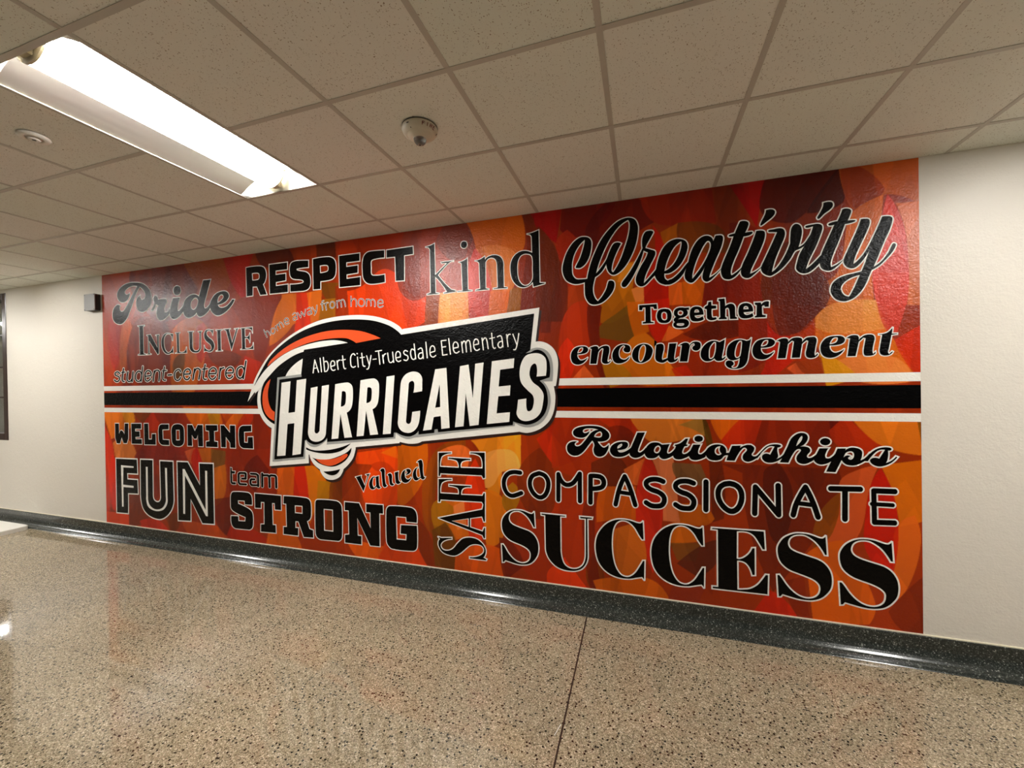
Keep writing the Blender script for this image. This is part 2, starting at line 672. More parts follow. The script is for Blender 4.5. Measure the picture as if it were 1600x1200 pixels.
def offset_loop(lp, d):
    """loop pushed outward by d (inward when d < 0) with mitred corners; result runs counter-clockwise"""
    if area(lp) < 0:
        lp = lp[::-1]
    a = [lp[0]]
    for p in lp[1:]:
        if math.hypot(p[0] - a[-1][0], p[1] - a[-1][1]) > 5e-4:
            a.append(p)
    if math.hypot(a[0][0] - a[-1][0], a[0][1] - a[-1][1]) < 5e-4:
        a.pop()
    n = len(a)
    out = []
    for i in range(n):
        p, q, r = a[i - 1], a[i], a[(i + 1) % n]
        l1 = math.hypot(q[0] - p[0], q[1] - p[1])
        l2 = math.hypot(r[0] - q[0], r[1] - q[1])
        n1 = ((q[1] - p[1]) / l1, -(q[0] - p[0]) / l1)
        n2 = ((r[1] - q[1]) / l2, -(r[0] - q[0]) / l2)
        c = n1[0] * n2[0] + n1[1] * n2[1]
        cross = n1[0] * n2[1] - n1[1] * n2[0]
        if 1 + c > 0.35 or cross * d < 0:
            k = d / max(1 + c, 0.35)
            out.append((q[0] + (n1[0] + n2[0]) * k, q[1] + (n1[1] + n2[1]) * k))
        else:
            # sharp outward corner: blunt it
            t1 = (-n1[1], n1[0])
            out.append((q[0] + n1[0] * d + t1[0] * abs(d) * .9, q[1] + n1[1] * d + t1[1] * abs(d) * .9))
            out.append((q[0] + n2[0] * d + n2[1] * abs(d) * .9, q[1] + n2[1] * d - n2[0] * abs(d) * .9))
    return out


def fill_outline(outer, holes, off):
    lo = offset_loop(outer, off)
    hs = [offset_loop(h, -off) for h in holes]
    vs, es = [], []
    for lp in [lo] + hs:
        n0 = len(vs)
        vs += [Vector(p) for p in lp]
        es += [(n0 + k, n0 + (k + 1) % len(lp)) for k in range(len(lp))]
    ov, _, of, *_ = delaunay_2d_cdt(vs, es, [], 0, 1e-6)
    P = np.array([tuple(v) for v in ov])
    F = np.array([f for f in of])
    c = P[F].mean(axis=1)
    ok = winding(c[:, 0], c[:, 1], [lo]) > 0
    for h in hs:
        ok &= winding(c[:, 0], c[:, 1], [h]) <= 0
    return P, F[ok]


def draw(text, off, dep):
    """fill + optional outline + optional inline strokes from one path list; one (fill, outline) pair per letter or stroke"""
    items = []
    for ln in text.split('\n'):
        k = ln[0]
        arg, _, p = ln[1:].partition(':')
        items.append([k, arg, parse_pts(p)])
    F, O, I = Flat(), Flat(), Flat()
    i = c = 0
    while i < len(items):
        k, arg, pts = items[i]
        st_ = (c % 5) * 0.00012
        c += 1
        if k == 'P':
            outer = curve(pts, True)
            holes = []
            while i + 1 < len(items) and items[i + 1][0] == 'H':
                i += 1
                holes.append(curve(items[i][2], True))
            F.tri(*fill(outer, holes), dep + st_)
            if off:
                O.tri(*fill_outline(outer, holes, off), dep - LAY + st_)
        elif k == 'S':
            ru, rv = (float(x) / 1000 for x in arg.split(','))
            path = curve(pts, False)
            F.stroke(path, ru, rv, dep + st_)
            if off:
                O.stroke(path, ru + off, rv + off, dep - LAY + st_)
        elif k == 'T':
            I.tri(*fill(curve(pts, True), []), dep + LAY + st_)
        i += 1
    return F, O, I

WORDS = [
('creativity', 'black brush script word reading Creativity', 8, """P:5446,2525 5478,2524 5517,2554 5543,2604 5556,2661 5557,2708 5540,2736 5505,2748 5470,2745 5422,2712 5379,2652 5354,2589 5342,2530 5349,2482 5370,2441 5411,2414 5453,2406 5506,2415! 5505,2373 5507,2320 5519,2284 5544,2253 5585,2245 5631,2258 5677,2295 5708,2339 5718,2378 5709,2405 5678,2409! 5672,2394 5660,2354 5631,2304 5599,2269! 5580,2291 5566,2333 5566,2380 5582,2445! 5628,2479 5662,2533! 5668,2498 5682,2468 5712,2449 5752,2464 5797,2508 5841,2583 5870,2659 5883,2731 5883,2782 5866,2824 5834,2843 5796,2845 5746,2829 5689,2784 5631,2716 5584,2629 5548,2539 5524,2439! 5477,2439 5442,2445 5418,2475 5413,2511 5415,2570 5434,2634 5469,2689 5510,2725! 5507,2702 5495,2656 5473,2594 5440,2532
H:5818,2830! 5829,2800 5821,2728 5798,2651 5758,2546 5710,2468! 5699,2481 5708,2540 5737,2612 5768,2668! 5743,2679 5715,2672 5687,2623 5658,2557 5589,2472! 5612,2550 5653,2644 5699,2725 5756,2793
P:5986,2719! 5981,2731 5962,2736 5935,2731 5916,2699 5910,2660 5913,2618! 5879,2551 5835,2476 5801,2428 5770,2388 5768,2368 5778,2356 5795,2357 5817,2381 5850,2432 5892,2516 5920,2600! 5948,2584! 5933,2545 5900,2492 5868,2422 5865,2388 5877,2362 5903,2350 5930,2359 5968,2396 6011,2436! 6012,2475! 5969,2424 5919,2372! 5931,2427 5964,2497 5996,2561 5995,2589 5976,2599 5933,2617! 5937,2632 5956,2666
P:6001,2465 6020,2541 6050,2605 6087,2642 6128,2656 6164,2652 6194,2635 6206,2603 6200,2560 6175,2503 6139,2457 6094,2428 6058,2426! 6055,2424 6058,2393 6081,2372 6078,2377 6109,2388 6156,2428 6197,2479 6218,2498! 6181,2420! 6140,2372 6093,2348 6062,2348 6062,2347 6026,2363 6000,2396 5992,2427
H:6165,2636! 6169,2624 6160,2576 6139,2523 6103,2472 6056,2443! 6069,2497 6093,2556 6125,2607
P:6365,2615! 6356,2639 6334,2654 6305,2654 6275,2636 6244,2594 6222,2542 6207,2483 6187,2420 6188,2381 6205,2357 6229,2347 6252,2362 6291,2410 6313,2451! 6298,2398 6298,2368 6312,2349 6330,2346 6359,2366 6409,2420! 6424,2445! 6385,2401 6338,2372! 6346,2404 6376,2482 6411,2564 6425,2621 6422,2640 6412,2648 6380,2649!
H:6334,2620 6349,2603 6348,2571 6329,2519 6293,2453 6234,2374! 6235,2410 6256,2484 6287,2556 6313,2602
P:6526,2723! 6510,2687 6495,2650! 6463,2644 6458,2638 6463,2632 6487,2632! 6464,2563 6430,2482 6411,2425 6411,2393 6424,2361 6452,2349 6479,2355 6508,2379 6531,2413! 6547,2438! 6509,2399 6472,2375! 6468,2398 6480,2450 6519,2546 6546,2623! 6577,2626 6597,2636 6599,2644 6593,2649 6556,2647! 6573,2687 6576,2708 6564,2721 6541,2726
P:6677,2778! 6672,2752 6649,2703 6644,2685 6649,2681 6683,2705 6715,2731 6728,2754 6723,2771 6707,2779
P:6620,2650! 6606,2604 6573,2519 6540,2444 6528,2403 6532,2371 6549,2352 6574,2348 6600,2365 6644,2407! 6663,2431! 6621,2394 6582,2376! 6590,2407 6626,2487 6660,2572 6670,2617 6666,2642 6647,2650
P:6689,2645 6719,2649 6746,2652 6771,2645 6782,2621 6778,2589 6757,2535 6725,2451 6706,2374! 6739,2405 6777,2466 6807,2539! 6810,2549! 6812,2595 6817,2640 6832,2664 6850,2666 6868,2650 6875,2617 6871,2582 6856,2519! 6886,2537 6913,2577 6934,2615! 6885,2520! 6860,2505 6836,2495 6810,2449 6765,2394 6721,2360 6694,2350 6662,2366 6648,2387 6646,2412 6665,2457 6702,2541 6738,2627! 6710,2632 6691,2635
P:6991,2778! 6988,2753 6971,2715 6958,2692 6962,2682 6971,2685 6994,2709 7028,2734 7041,2755 7037,2774 7021,2781
P:6894,2644 6900,2648 6930,2651 6960,2652 6980,2642 6984,2618 6975,2585 6949,2513 6914,2436 6894,2376! 6924,2399 6971,2450! 6984,2459! 6971,2410! 6940,2375 6910,2353 6880,2348 6855,2361 6841,2383 6846,2418 6861,2472 6888,2525 6901,2553 6919,2587 6935,2639! 6909,2634 6895,2637
P:7090,2724! 7079,2690 7064,2655! 7026,2649 7016,2642 7021,2633 7047,2635! 7029,2588 7003,2526 6981,2469 6968,2415 6974,2379 6992,2360 7017,2353 7045,2364 7092,2412! 7109,2430! 7067,2394 7028,2374! 7026,2404 7041,2457 7071,2538 7102,2632! 7133,2635 7155,2642 7157,2647 7152,2650 7117,2652! 7130,2688 7135,2709 7126,2721 7107,2727
P:7183,2651! 7171,2609 7140,2530 7111,2459 7094,2412 7098,2384 7117,2362 7143,2356 7168,2372 7197,2408 7224,2457! 7204,2387 7199,2373 7184,2333! 7150,2325 7106,2317 7066,2301 7038,2276 7026,2247 7025,2220 7038,2189 7060,2167 7090,2157 7119,2161 7149,2178 7183,2216 7208,2264 7223,2306 7235,2336! 7273,2360 7307,2396 7338,2436 7354,2471 7352,2482 7341,2484 7318,2434 7283,2384 7244,2355! 7268,2418 7296,2497 7328,2579 7339,2630 7334,2645 7311,2652 7289,2652! 7265,2587 7224,2491 7188,2427 7143,2381! 7151,2421 7180,2496 7213,2575 7228,2626 7222,2646 7204,2651
H:7176,2312! 7162,2277 7144,2231 7121,2185! 7105,2187 7088,2203 7078,2228 7078,2245 7088,2265 7111,2287 7140,2302"""),
('success', 'large black bold serif word reading SUCCESS', 10, """P:7318,686! 7311,679 7302,673 7284,674 7262,681 7227,691 7189,694 7156,690 7124,678 7090,653 7068,621 7057,590 7058,546 7068,507 7089,479 7122,455 7161,440 7206,427 7244,412 7269,396 7286,375 7288,348 7280,318 7259,296 7230,284 7198,284 7163,296 7130,321 7101,355 7078,392 7063,412! 7053,411! 7059,274! 7069,276! 7080,291! 7123,282 7166,274 7204,271 7236,274 7268,282 7294,297 7319,323 7341,359 7349,403 7346,449 7333,485 7308,517 7277,536 7239,547 7194,559 7155,572 7128,589 7115,612 7115,636 7126,662 7150,680 7179,687 7208,685 7237,671 7266,648 7291,616 7315,572! 7324,572!
P:6982,689! 6975,681 6966,675 6948,676 6926,684 6891,694 6853,696 6820,693 6788,680 6754,656 6732,623 6721,592 6722,548 6732,510 6753,481 6785,457 6825,443 6870,429 6908,415 6933,399 6949,377 6952,350 6944,321 6923,298 6894,286 6862,286 6826,299 6794,324 6765,358 6742,394 6727,415! 6717,413! 6723,277! 6733,278! 6744,294! 6787,284 6830,276 6868,274 6900,276 6932,285 6958,300 6983,326 7005,362 7013,405 7010,451 6997,487 6972,519 6941,538 6903,549 6858,562 6819,575 6792,591 6779,615 6779,638 6790,664 6814,682 6843,689 6872,688 6901,674 6930,651 6955,619 6979,574! 6988,574!
P:5093,686! 5086,678 5077,672 5059,674 5037,681 5002,691 4964,693 4931,690 4898,678 4865,653 4842,621 4832,590 4832,546 4843,507 4864,479 4896,455 4936,440 4981,427 5019,412 5044,396 5060,374 5063,348 5055,318 5034,296 5005,284 4973,284 4937,296 4905,321 4876,355 4853,392 4838,412! 4828,411! 4834,274! 4844,276! 4855,291! 4898,282 4940,274 4979,271 5011,274 5043,282 5069,297 5094,323 5115,359 5124,403 5121,449 5108,485 5083,517 5052,536 5014,547 4969,559 4930,572 4903,589 4890,612 4890,636 4901,662 4925,680 4954,687 4983,685 5012,671 5041,648 5066,616 5090,572! 5099,572!
P:5153,682! 5335,680! 5335,675! 5297,673! 5296,415! 5306,352 5326,311 5362,290 5404,289 5442,305 5471,339 5485,400! 5489,672! 5448,672! 5447,683! 5534,683! 5532,675! 5499,673! 5498,401! 5488,347 5458,302 5416,279 5374,272 5314,274 5259,294 5212,338 5189,384 5183,427! 5182,671! 5154,673!
P:6276,683! 6261,671 6236,672 6191,684 6135,688 6083,679 6032,652 5989,609 5959,556 5945,492 5948,425 5964,365 6001,314 6052,281 6114,265 6181,267 6231,281 6267,290! 6280,274! 6284,406! 6275,405! 6252,362 6222,314 6186,283 6155,276 6120,288 6089,329 6071,383 6061,455 6060,527 6068,601 6089,654 6119,678 6150,683 6186,671 6222,637 6251,587 6271,558! 6280,559!
P:5889,684! 5874,672 5849,673 5804,685 5748,689 5696,680 5645,653 5602,609 5572,557 5558,493 5561,426 5578,365 5614,315 5665,282 5727,266 5794,268 5844,282 5880,291! 5893,275! 5897,407! 5888,406! 5865,363 5835,315 5799,284 5768,277 5733,289 5702,330 5684,384 5674,456 5673,528 5681,602 5702,655 5732,679 5763,684 5799,672 5835,638 5864,588 5884,559! 5893,560!
P:6336,683! 6642,688! 6647,572! 6636,571! 6611,618 6584,658 6547,677 6485,674! 6482,493! 6502,492 6531,508 6559,538 6575,571! 6588,573! 6587,397! 6574,395! 6558,443 6535,471 6507,481 6484,479! 6484,287! 6514,290 6561,302 6603,333 6632,373 6651,405! 6663,405! 6659,280! 6335,275! 6335,286! 6369,288! 6371,675! 6335,676!"""),
('respect', 'heavy black block word reading RESPECT', 9, """P:2220,2846! 2392,2845 2448,2823 2471,2770 2468,2727 2451,2686 2430,2668! 2474,2567! 2395,2567! 2354,2652! 2300,2655! 2296,2570! 2222,2568!
H:2293,2786! 2363,2785 2384,2773 2387,2735 2373,2717 2296,2716!
P:2513,2847! 2731,2847! 2729,2783! 2590,2783! 2589,2742! 2709,2744! 2708,2680! 2591,2674! 2590,2636! 2734,2640! 2732,2568! 2514,2569!
P:3323,2843! 3541,2843! 3540,2778! 3400,2778! 3399,2737! 3520,2739! 3518,2675! 3401,2670! 3401,2631! 3544,2635! 3542,2563! 3324,2564!
P:2979,2838! 2977,2778! 2858,2778 2839,2770 2858,2757 2947,2735 2983,2709 2997,2673 2996,2614 2973,2579 2928,2566 2861,2566 2763,2569! 2763,2636! 2885,2634 2921,2647 2901,2668 2803,2686 2770,2711 2761,2754 2762,2796 2780,2835 2830,2848 2890,2846
P:3032,2845! 3203,2847 3259,2826 3283,2785 3280,2687 3252,2649 3199,2638 3113,2636! 3111,2566! 3033,2567!
H:3109,2778! 3177,2778 3202,2765 3202,2726 3183,2714 3111,2709!
P:3795,2840! 3794,2779! 3690,2777 3660,2763 3657,2707 3659,2648 3683,2633 3794,2632! 3796,2569! 3662,2564 3610,2580 3579,2620 3571,2682 3572,2761 3589,2815 3625,2842 3675,2846
P:3820,2838! 4074,2841! 4076,2779! 3990,2777! 3987,2566! 3907,2568! 3903,2775! 3819,2776!"""),
('kind', 'tall black serif word reading kind', 7, """P:4197,2824! 4240,2830 4277,2842! 4279,2674! 4281,2435! 4314,2429! 4314,2425! 4203,2427! 4203,2431! 4237,2439! 4237,2798! 4226,2814!
P:4276,2579! 4340,2629 4391,2670! 4340,2675! 4337,2682! 4449,2683! 4449,2679! 4413,2674 4354,2627 4306,2580! 4359,2515 4423,2452! 4463,2439! 4462,2431! 4356,2425! 4356,2430! 4387,2436! 4330,2518 4280,2569!
P:4496,2667! 4530,2671 4569,2689! 4571,2436! 4607,2429! 4607,2426! 4480,2428! 4480,2432! 4526,2432! 4521,2653! 4513,2660!
P:4517,2804 4526,2825 4545,2828 4565,2819 4570,2798 4561,2780 4543,2775 4524,2784
P:4639,2663! 4673,2666 4720,2688! 4724,2661! 4748,2682 4796,2691 4842,2678 4870,2645 4876,2589! 4877,2432! 4904,2427! 4904,2422! 4791,2426! 4791,2429! 4828,2433! 4825,2606! 4812,2655 4782,2672 4748,2666 4726,2642! 4724,2436! 4751,2429! 4751,2425! 4641,2425! 4642,2430! 4680,2435! 4674,2641! 4665,2654!
P:5073,2823! 5104,2826 5163,2841! 5165,2441! 5205,2436! 5204,2432! 5117,2415! 5111,2452! 5073,2423 5028,2418 4983,2440 4948,2488 4935,2552 4940,2619 4969,2668 5014,2694 5064,2694 5110,2674! 5108,2798! 5098,2814!
H:5064,2673 5102,2657 5114,2614 5113,2553 5112,2480 5092,2443 5054,2428 5022,2443 4997,2484 4989,2540 4992,2614 5014,2658 5038,2671"""),
('pride', 'black retro script word reading Pride', 9, """P:633,2841 711,2826 786,2788 837,2737 858,2680 850,2603 814,2554 760,2525 709,2516 657,2532 625,2572 619,2630 632,2669 677,2697! 684,2667 717,2645! 758,2667 767,2703 748,2741 679,2794! 640,2803! 562,2812 482,2796 431,2761 436,2735 468,2722 509,2735! 502,2703 462,2659 389,2644 335,2663 308,2702 307,2750 348,2799 429,2835 523,2848
P:640,2805! 591,2748 534,2684 468,2604 402,2544 358,2545 337,2576 348,2607! 316,2621 274,2611 236,2576 219,2530 221,2477 247,2438 295,2411 364,2405 421,2433 469,2477 511,2543 553,2614 603,2705 675,2794!
P:894,2636 894,2656 908,2671 934,2673 955,2656 962,2630! 1082,2628 1100,2610 1079,2576 1054,2527 1062,2493 1092,2486 1141,2526! 1136,2473! 1068,2425 1009,2410 968,2422 943,2457 940,2503 973,2566! 928,2584! 904,2537 877,2517 853,2523! 890,2564 908,2609!
P:1194,2628! 1293,2627! 1262,2537 1259,2495 1284,2490 1349,2546! 1380,2504! 1330,2470 1264,2424 1199,2408 1158,2430 1141,2470 1156,2550
P:1258,2750 1294,2736 1309,2700 1292,2666 1255,2657 1217,2672 1202,2709 1220,2742
P:1573,2616! 1638,2776! 1740,2775! 1677,2621 1644,2535 1644,2497 1669,2489 1707,2511 1741,2552! 1726,2488! 1688,2451 1633,2420 1586,2409 1555,2420 1533,2456! 1490,2424 1420,2409 1373,2427 1340,2477 1342,2532 1364,2585 1406,2620 1462,2641 1516,2641
H:1522,2610 1559,2585 1553,2541 1528,2502 1491,2484 1458,2503 1452,2549 1474,2588
P:1788,2610 1841,2635 1912,2643 1962,2630 1986,2596 1973,2565 1940,2539 1883,2520 1833,2515! 1852,2488 1901,2478 1955,2491 1996,2519 2031,2551! 2059,2547! 2023,2499 1957,2447 1885,2414 1822,2406 1771,2430 1735,2472 1726,2509 1740,2557
H:1888,2614 1913,2595 1896,2563 1832,2531! 1835,2574 1857,2603"""),
('inclusive', 'slim black serif small-caps word reading INCLUSIVE', 8, """P:631,2367! 743,2368! 743,2364! 718,2357! 718,2061! 757,2053! 757,2049! 629,2048! 630,2052! 661,2057! 660,2357!
P:775,2259! 836,2261! 941,2115! 937,2244! 915,2252! 967,2254! 971,2249! 960,2244! 959,2052! 941,2045! 811,2198! 811,2060! 841,2050! 769,2048! 796,2056! 800,2243!
P:1180,2251! 1175,2184! 1168,2187! 1155,2238 1115,2258 1071,2248 1044,2203 1042,2142 1059,2090 1095,2058 1131,2061 1161,2086 1177,2116! 1178,2050! 1160,2055 1109,2043 1058,2055 1017,2102 1004,2164 1017,2220 1050,2253 1101,2265 1151,2253!
P:1217,2260! 1288,2261! 1267,2250! 1269,2059! 1347,2059 1378,2105! 1380,2046! 1211,2048! 1243,2052! 1238,2249!
P:1405,2263! 1485,2262! 1468,2253! 1467,2104! 1480,2073 1511,2060 1549,2066 1567,2090! 1574,2244! 1551,2258! 1605,2259! 1588,2245! 1582,2084! 1556,2052 1507,2044 1453,2058 1426,2091! 1424,2252!
P:1762,2263! 1756,2214! 1740,2244 1710,2261 1674,2252 1670,2223 1696,2192 1748,2156 1772,2116 1767,2077 1738,2050 1698,2045 1651,2056 1633,2049! 1634,2112! 1652,2077 1692,2057 1725,2063 1736,2088 1720,2118 1667,2154 1639,2190 1637,2230 1658,2262 1698,2271 1740,2263
P:1800,2259! 1886,2260! 1886,2257! 1863,2252! 1864,2054! 1887,2049! 1798,2049! 1825,2054! 1821,2251!
P:1909,2261! 1996,2262! 1977,2255! 2018,2120! 2076,2252! 2050,2258! 2108,2261! 2092,2251! 2008,2049! 1942,2249!
P:2133,2259! 2284,2262! 2286,2206! 2270,2240 2239,2252 2186,2253! 2187,2174! 2225,2172 2243,2190 2252,2207! 2250,2115! 2239,2143 2218,2159 2187,2159! 2188,2060! 2253,2060 2283,2080 2293,2110! 2295,2050! 2128,2052! 2150,2057! 2148,2250!"""),
('student_centered', 'thin black italic words reading student-centered', 8, """S10.7,7.0:317,1850 297,1867 264,1869 239,1852 251,1832 303,1815 313,1788 285,1764 249,1765 226,1781
S10.5,7.0:385,1905! 359,1782 371,1763 395,1761
S9.6,6.4:353,1863 410,1866
S10.3,6.9:458,1866! 440,1786 459,1762 499,1764 529,1795
S10.3,6.9:543,1867 523,1758
S10.1,6.8:701,1921 668,1759
S10.1,6.8:682,1835 663,1864 628,1870 592,1847 579,1805 590,1773 621,1759 656,1767 677,1798
S9.9,6.8:739,1812! 827,1819! 832,1847 806,1870 767,1869 740,1841 735,1802 745,1770 772,1760 803,1770 822,1785
S9.8,6.7:885,1869 863,1756
S9.7,6.7:876,1831 908,1871 949,1870 967,1847 953,1759
S9.6,6.7:1045,1909! 1013,1782 1028,1766 1057,1766
S8.8,6.1:1008,1865 1071,1869
S10.9,7.6:1095,1819 1147,1821
S9.3,6.6:1284,1848 1271,1871 1235,1871 1202,1849 1191,1809 1203,1773 1232,1760 1264,1767 1283,1790
S9.8,7.0:1331,1823! 1422,1825! 1427,1856 1399,1877 1368,1872 1339,1848 1330,1808 1344,1778 1372,1765 1400,1772 1418,1791
S9.7,7.0:1490,1875 1463,1766
S9.6,6.9:1482,1835 1511,1874 1549,1876 1569,1853 1549,1767
S9.5,6.9:1642,1913! 1614,1783 1628,1765 1655,1767
S8.8,6.4:1603,1869 1671,1873
S9.3,6.8:1693,1821! 1790,1821! 1794,1857 1768,1878 1738,1878 1704,1855 1690,1816 1702,1781 1729,1764 1762,1768 1786,1790
S9.2,6.8:1851,1875 1832,1765
S9.1,6.7:1847,1842 1867,1870 1900,1877
S9.0,6.7:1928,1823! 2021,1823! 2026,1857 2000,1879 1968,1877 1935,1854 1924,1816 1937,1782 1965,1767 1998,1774 2017,1792
S9.4,7.1:2195,1935 2156,1764
S9.4,7.1:2171,1849 2153,1877 2121,1881 2083,1860 2072,1822 2078,1789 2103,1769 2138,1774 2164,1811"""),
('home', 'hairline word reading home at the start of the arched line', 3.4, """S3.9,3.0:2430,2227 2467,2156
S3.9,3.0:2447,2189 2460,2211 2478,2213 2510,2176
S3.9,3.0:2516,2208 2526,2233 2550,2239 2567,2224 2563,2197 2545,2186 2524,2192 2516,2208
S3.8,3.0:2574,2256 2599,2213
S3.8,3.0:2582,2241 2597,2270 2618,2265 2635,2234
S3.8,2.9:2616,2258 2627,2289 2650,2283 2674,2246
S3.7,2.9:2691,2292! 2732,2297! 2726,2319 2704,2325 2686,2308 2688,2281 2708,2266 2737,2274"""),
('away', 'hairline word reading away in the arched line', 3.4, """S3.7,2.9:2784,2352 2802,2366 2824,2361 2839,2308
S3.7,2.9:2831,2333 2795,2326 2792,2306 2812,2298 2833,2317
S3.6,2.9:2842,2366! 2877,2319! 2887,2372! 2922,2330! 2935,2391!
S3.6,2.9:2960,2394 2976,2404 2996,2398 3007,2346
S3.6,2.9:2999,2371 2965,2365 2961,2345 2981,2339 3003,2355
S3.5,2.9:3015,2405 3050,2357
S3.6,2.9:3067,2419 3058,2361 3038,2333"""),
('from', 'hairline word reading from in the arched line', 3.4, """S3.5,2.8:3144,2455 3126,2450 3131,2373
S3.5,2.8:3111,2427 3146,2431
S3.5,2.8:3161,2428 3172,2371
S3.5,2.8:3164,2410 3173,2434 3192,2434
S3.5,2.8:3213,2410 3222,2435 3243,2440 3261,2428 3261,2398 3239,2382 3218,2392 3213,2410
S3.4,2.8:3288,2443 3295,2382
S3.4,2.8:3290,2421 3304,2444 3325,2443 3335,2418 3339,2386
S3.4,2.8:3333,2423 3340,2446 3361,2448 3374,2428 3383,2387"""),
('home_end', 'hairline word reading home at the end of the arched line', 3.4, """S3.3,2.8:3443,2472 3443,2385
S3.3,2.8:3443,2423 3464,2447 3490,2441 3498,2419 3497,2381
S3.3,2.7:3519,2413 3530,2438 3553,2442 3575,2430 3582,2404 3569,2380 3544,2378 3524,2392 3519,2413
S3.2,2.7:3605,2434 3604,2375
S3.2,2.7:3605,2407 3615,2431 3635,2430 3649,2412 3651,2374
S3.2,2.7:3649,2412 3660,2428 3679,2424 3691,2405 3690,2365
S3.1,2.7:3720,2390! 3771,2388! 3767,2412 3748,2419 3726,2411 3720,2386 3729,2360 3751,2355 3773,2363"""),
('welcoming', 'black rounded block word reading WELCOMING', 8, """P:222,1289! 285,1290! 288,1171! 313,1210 342,1210 377,1173! 385,1292! 445,1293! 440,1127! 414,1072! 362,1071! 331,1135! 301,1066! 248,1065! 221,1126!
P:497,1292! 656,1295! 655,1239! 558,1237! 558,1209! 628,1210! 630,1150! 560,1146! 563,1122! 661,1125! 663,1072! 498,1070!
P:704,1296! 770,1297! 773,1125! 822,1127! 828,1185! 884,1187! 885,1071! 706,1068!
P:1088,1295! 1088,1242! 994,1237! 995,1129! 1091,1127! 1091,1073! 1001,1072! 953,1087 934,1120 931,1182 932,1233 949,1278 992,1293!
P:1226,1299 1283,1290 1314,1259 1318,1181 1312,1105 1277,1074 1227,1065 1169,1074 1138,1105 1132,1176 1134,1248 1161,1286
H:1199,1239! 1253,1240! 1254,1129! 1198,1127!
P:1371,1294! 1437,1295! 1477,1231! 1520,1296! 1589,1296! 1590,1076! 1525,1076! 1518,1193! 1499,1152! 1465,1151! 1431,1190! 1435,1076! 1368,1076!
P:1633,1296! 1794,1298! 1796,1243! 1749,1238! 1750,1132! 1793,1129! 1795,1075! 1634,1075! 1636,1127! 1680,1133! 1678,1237! 1635,1242!
P:1840,1298! 1886,1298! 1966,1225! 1968,1299! 2035,1299! 2036,1076! 1968,1076! 1966,1124! 1909,1183! 1907,1077! 1845,1077!
P:2249,1302! 2248,1246! 2154,1239! 2154,1133! 2198,1132! 2203,1188! 2265,1190! 2268,1077! 2156,1077! 2103,1095 2086,1140 2084,1235 2099,1278 2143,1299!"""),
('fun', 'big black block word reading FUN with white inline strokes', 14, """P:228,892! 574,897! 579,742! 410,739! 413,669! 577,670! 582,522! 418,516! 413,291! 226,287!
P:637,898! 827,902! 822,516! 843,467 894,450 933,466 949,510! 946,896! 1139,898! 1144,493! 1114,399 1046,324 956,277 866,271 752,299 673,356 638,440 630,551!
P:1210,900! 1363,902! 1536,671! 1534,897! 1723,901! 1724,291! 1562,284! 1397,523! 1390,293! 1211,284!
T:312,823! 522,821! 522,803! 351,800! 342,606! 516,603! 515,581! 345,580! 343,358! 316,358!
T:722,826! 750,824! 746,488! 767,418 835,376 914,375 982,404 1022,461 1026,515! 1022,828! 1052,827! 1053,502! 1044,439 992,381 913,355 823,358 744,393 717,462 718,493!
T:1288,829! 1318,829! 1611,423! 1614,827! 1642,826! 1640,361! 1615,361! 1321,763! 1313,358! 1286,358!"""),
('team', 'small black square-cut word reading team', 5, """P:1963,878! 1982,875! 1983,843! 2026,843! 2018,819! 1984,819! 1986,733! 2031,734! 2031,712! 1988,710! 1966,718! 1959,739!
S14.6,11.1:2118,775! 2163,777! 2165,827! 2150,832! 2087,829! 2071,818! 2070,734! 2087,719! 2166,721!
S14.3,10.9:2233,830! 2300,830! 2323,818! 2324,714!
S14.3,10.9:2276,777! 2237,776! 2225,763! 2225,732! 2241,718! 2318,722!
S14.2,10.9:2377,838! 2375,714!
S14.0,10.8:2377,822! 2447,826! 2465,812! 2467,715!
S13.8,10.8:2469,820! 2487,828! 2536,827! 2550,813! 2550,715!"""),
('strong', 'heavy black slab-serif word reading STRONG', 9, """P:1997,635! 2183,640 2224,622 2238,586 2238,524! 2147,522! 2143,558! 2056,556! 2058,522! 2196,482 2236,453 2248,410 2246,328 2233,296 2199,277! 2022,273! 1980,291 1962,328 1961,392! 2055,397! 2058,349! 2147,354! 2152,396! 2001,440 1963,469 1958,514 1961,591 1975,624
P:2278,639! 2604,639! 2603,503! 2529,502! 2526,562! 2494,562! 2497,351! 2533,352! 2535,278! 2347,272! 2350,343! 2393,348! 2396,563! 2355,562! 2352,502! 2279,499!
P:2638,639! 2900,639 2941,624 2957,590 2958,483 2944,446 2910,425! 2938,353! 2979,345! 2980,277! 2870,272! 2809,413! 2775,412! 2772,349! 2807,350! 2802,278! 2629,277! 2631,344! 2670,349! 2667,568! 2634,568!
H:2770,561! 2860,563! 2859,488! 2770,488!
P:3040,633! 3241,636 3286,618 3304,582 3303,333 3293,297 3262,276! 3069,271! 3025,287 3008,327 3010,600 3018,623
H:3104,555! 3207,555! 3207,355! 3105,354!
P:3339,635! 3491,635! 3609,425! 3609,563! 3566,563! 3567,635! 3738,638! 3739,563! 3701,562! 3699,274! 3603,272! 3470,503! 3472,345! 3511,345! 3509,271! 3335,270! 3336,339! 3381,347! 3379,562! 3337,561!
P:3813,634! 4008,637 4051,619 4069,582 4069,514! 3971,514! 3969,553! 3868,552! 3871,352! 3965,354! 3969,407! 3911,407! 3916,480! 4070,488! 4069,317 4057,286 4026,271 3825,268 3787,292 3771,329 3773,591 3787,622"""),
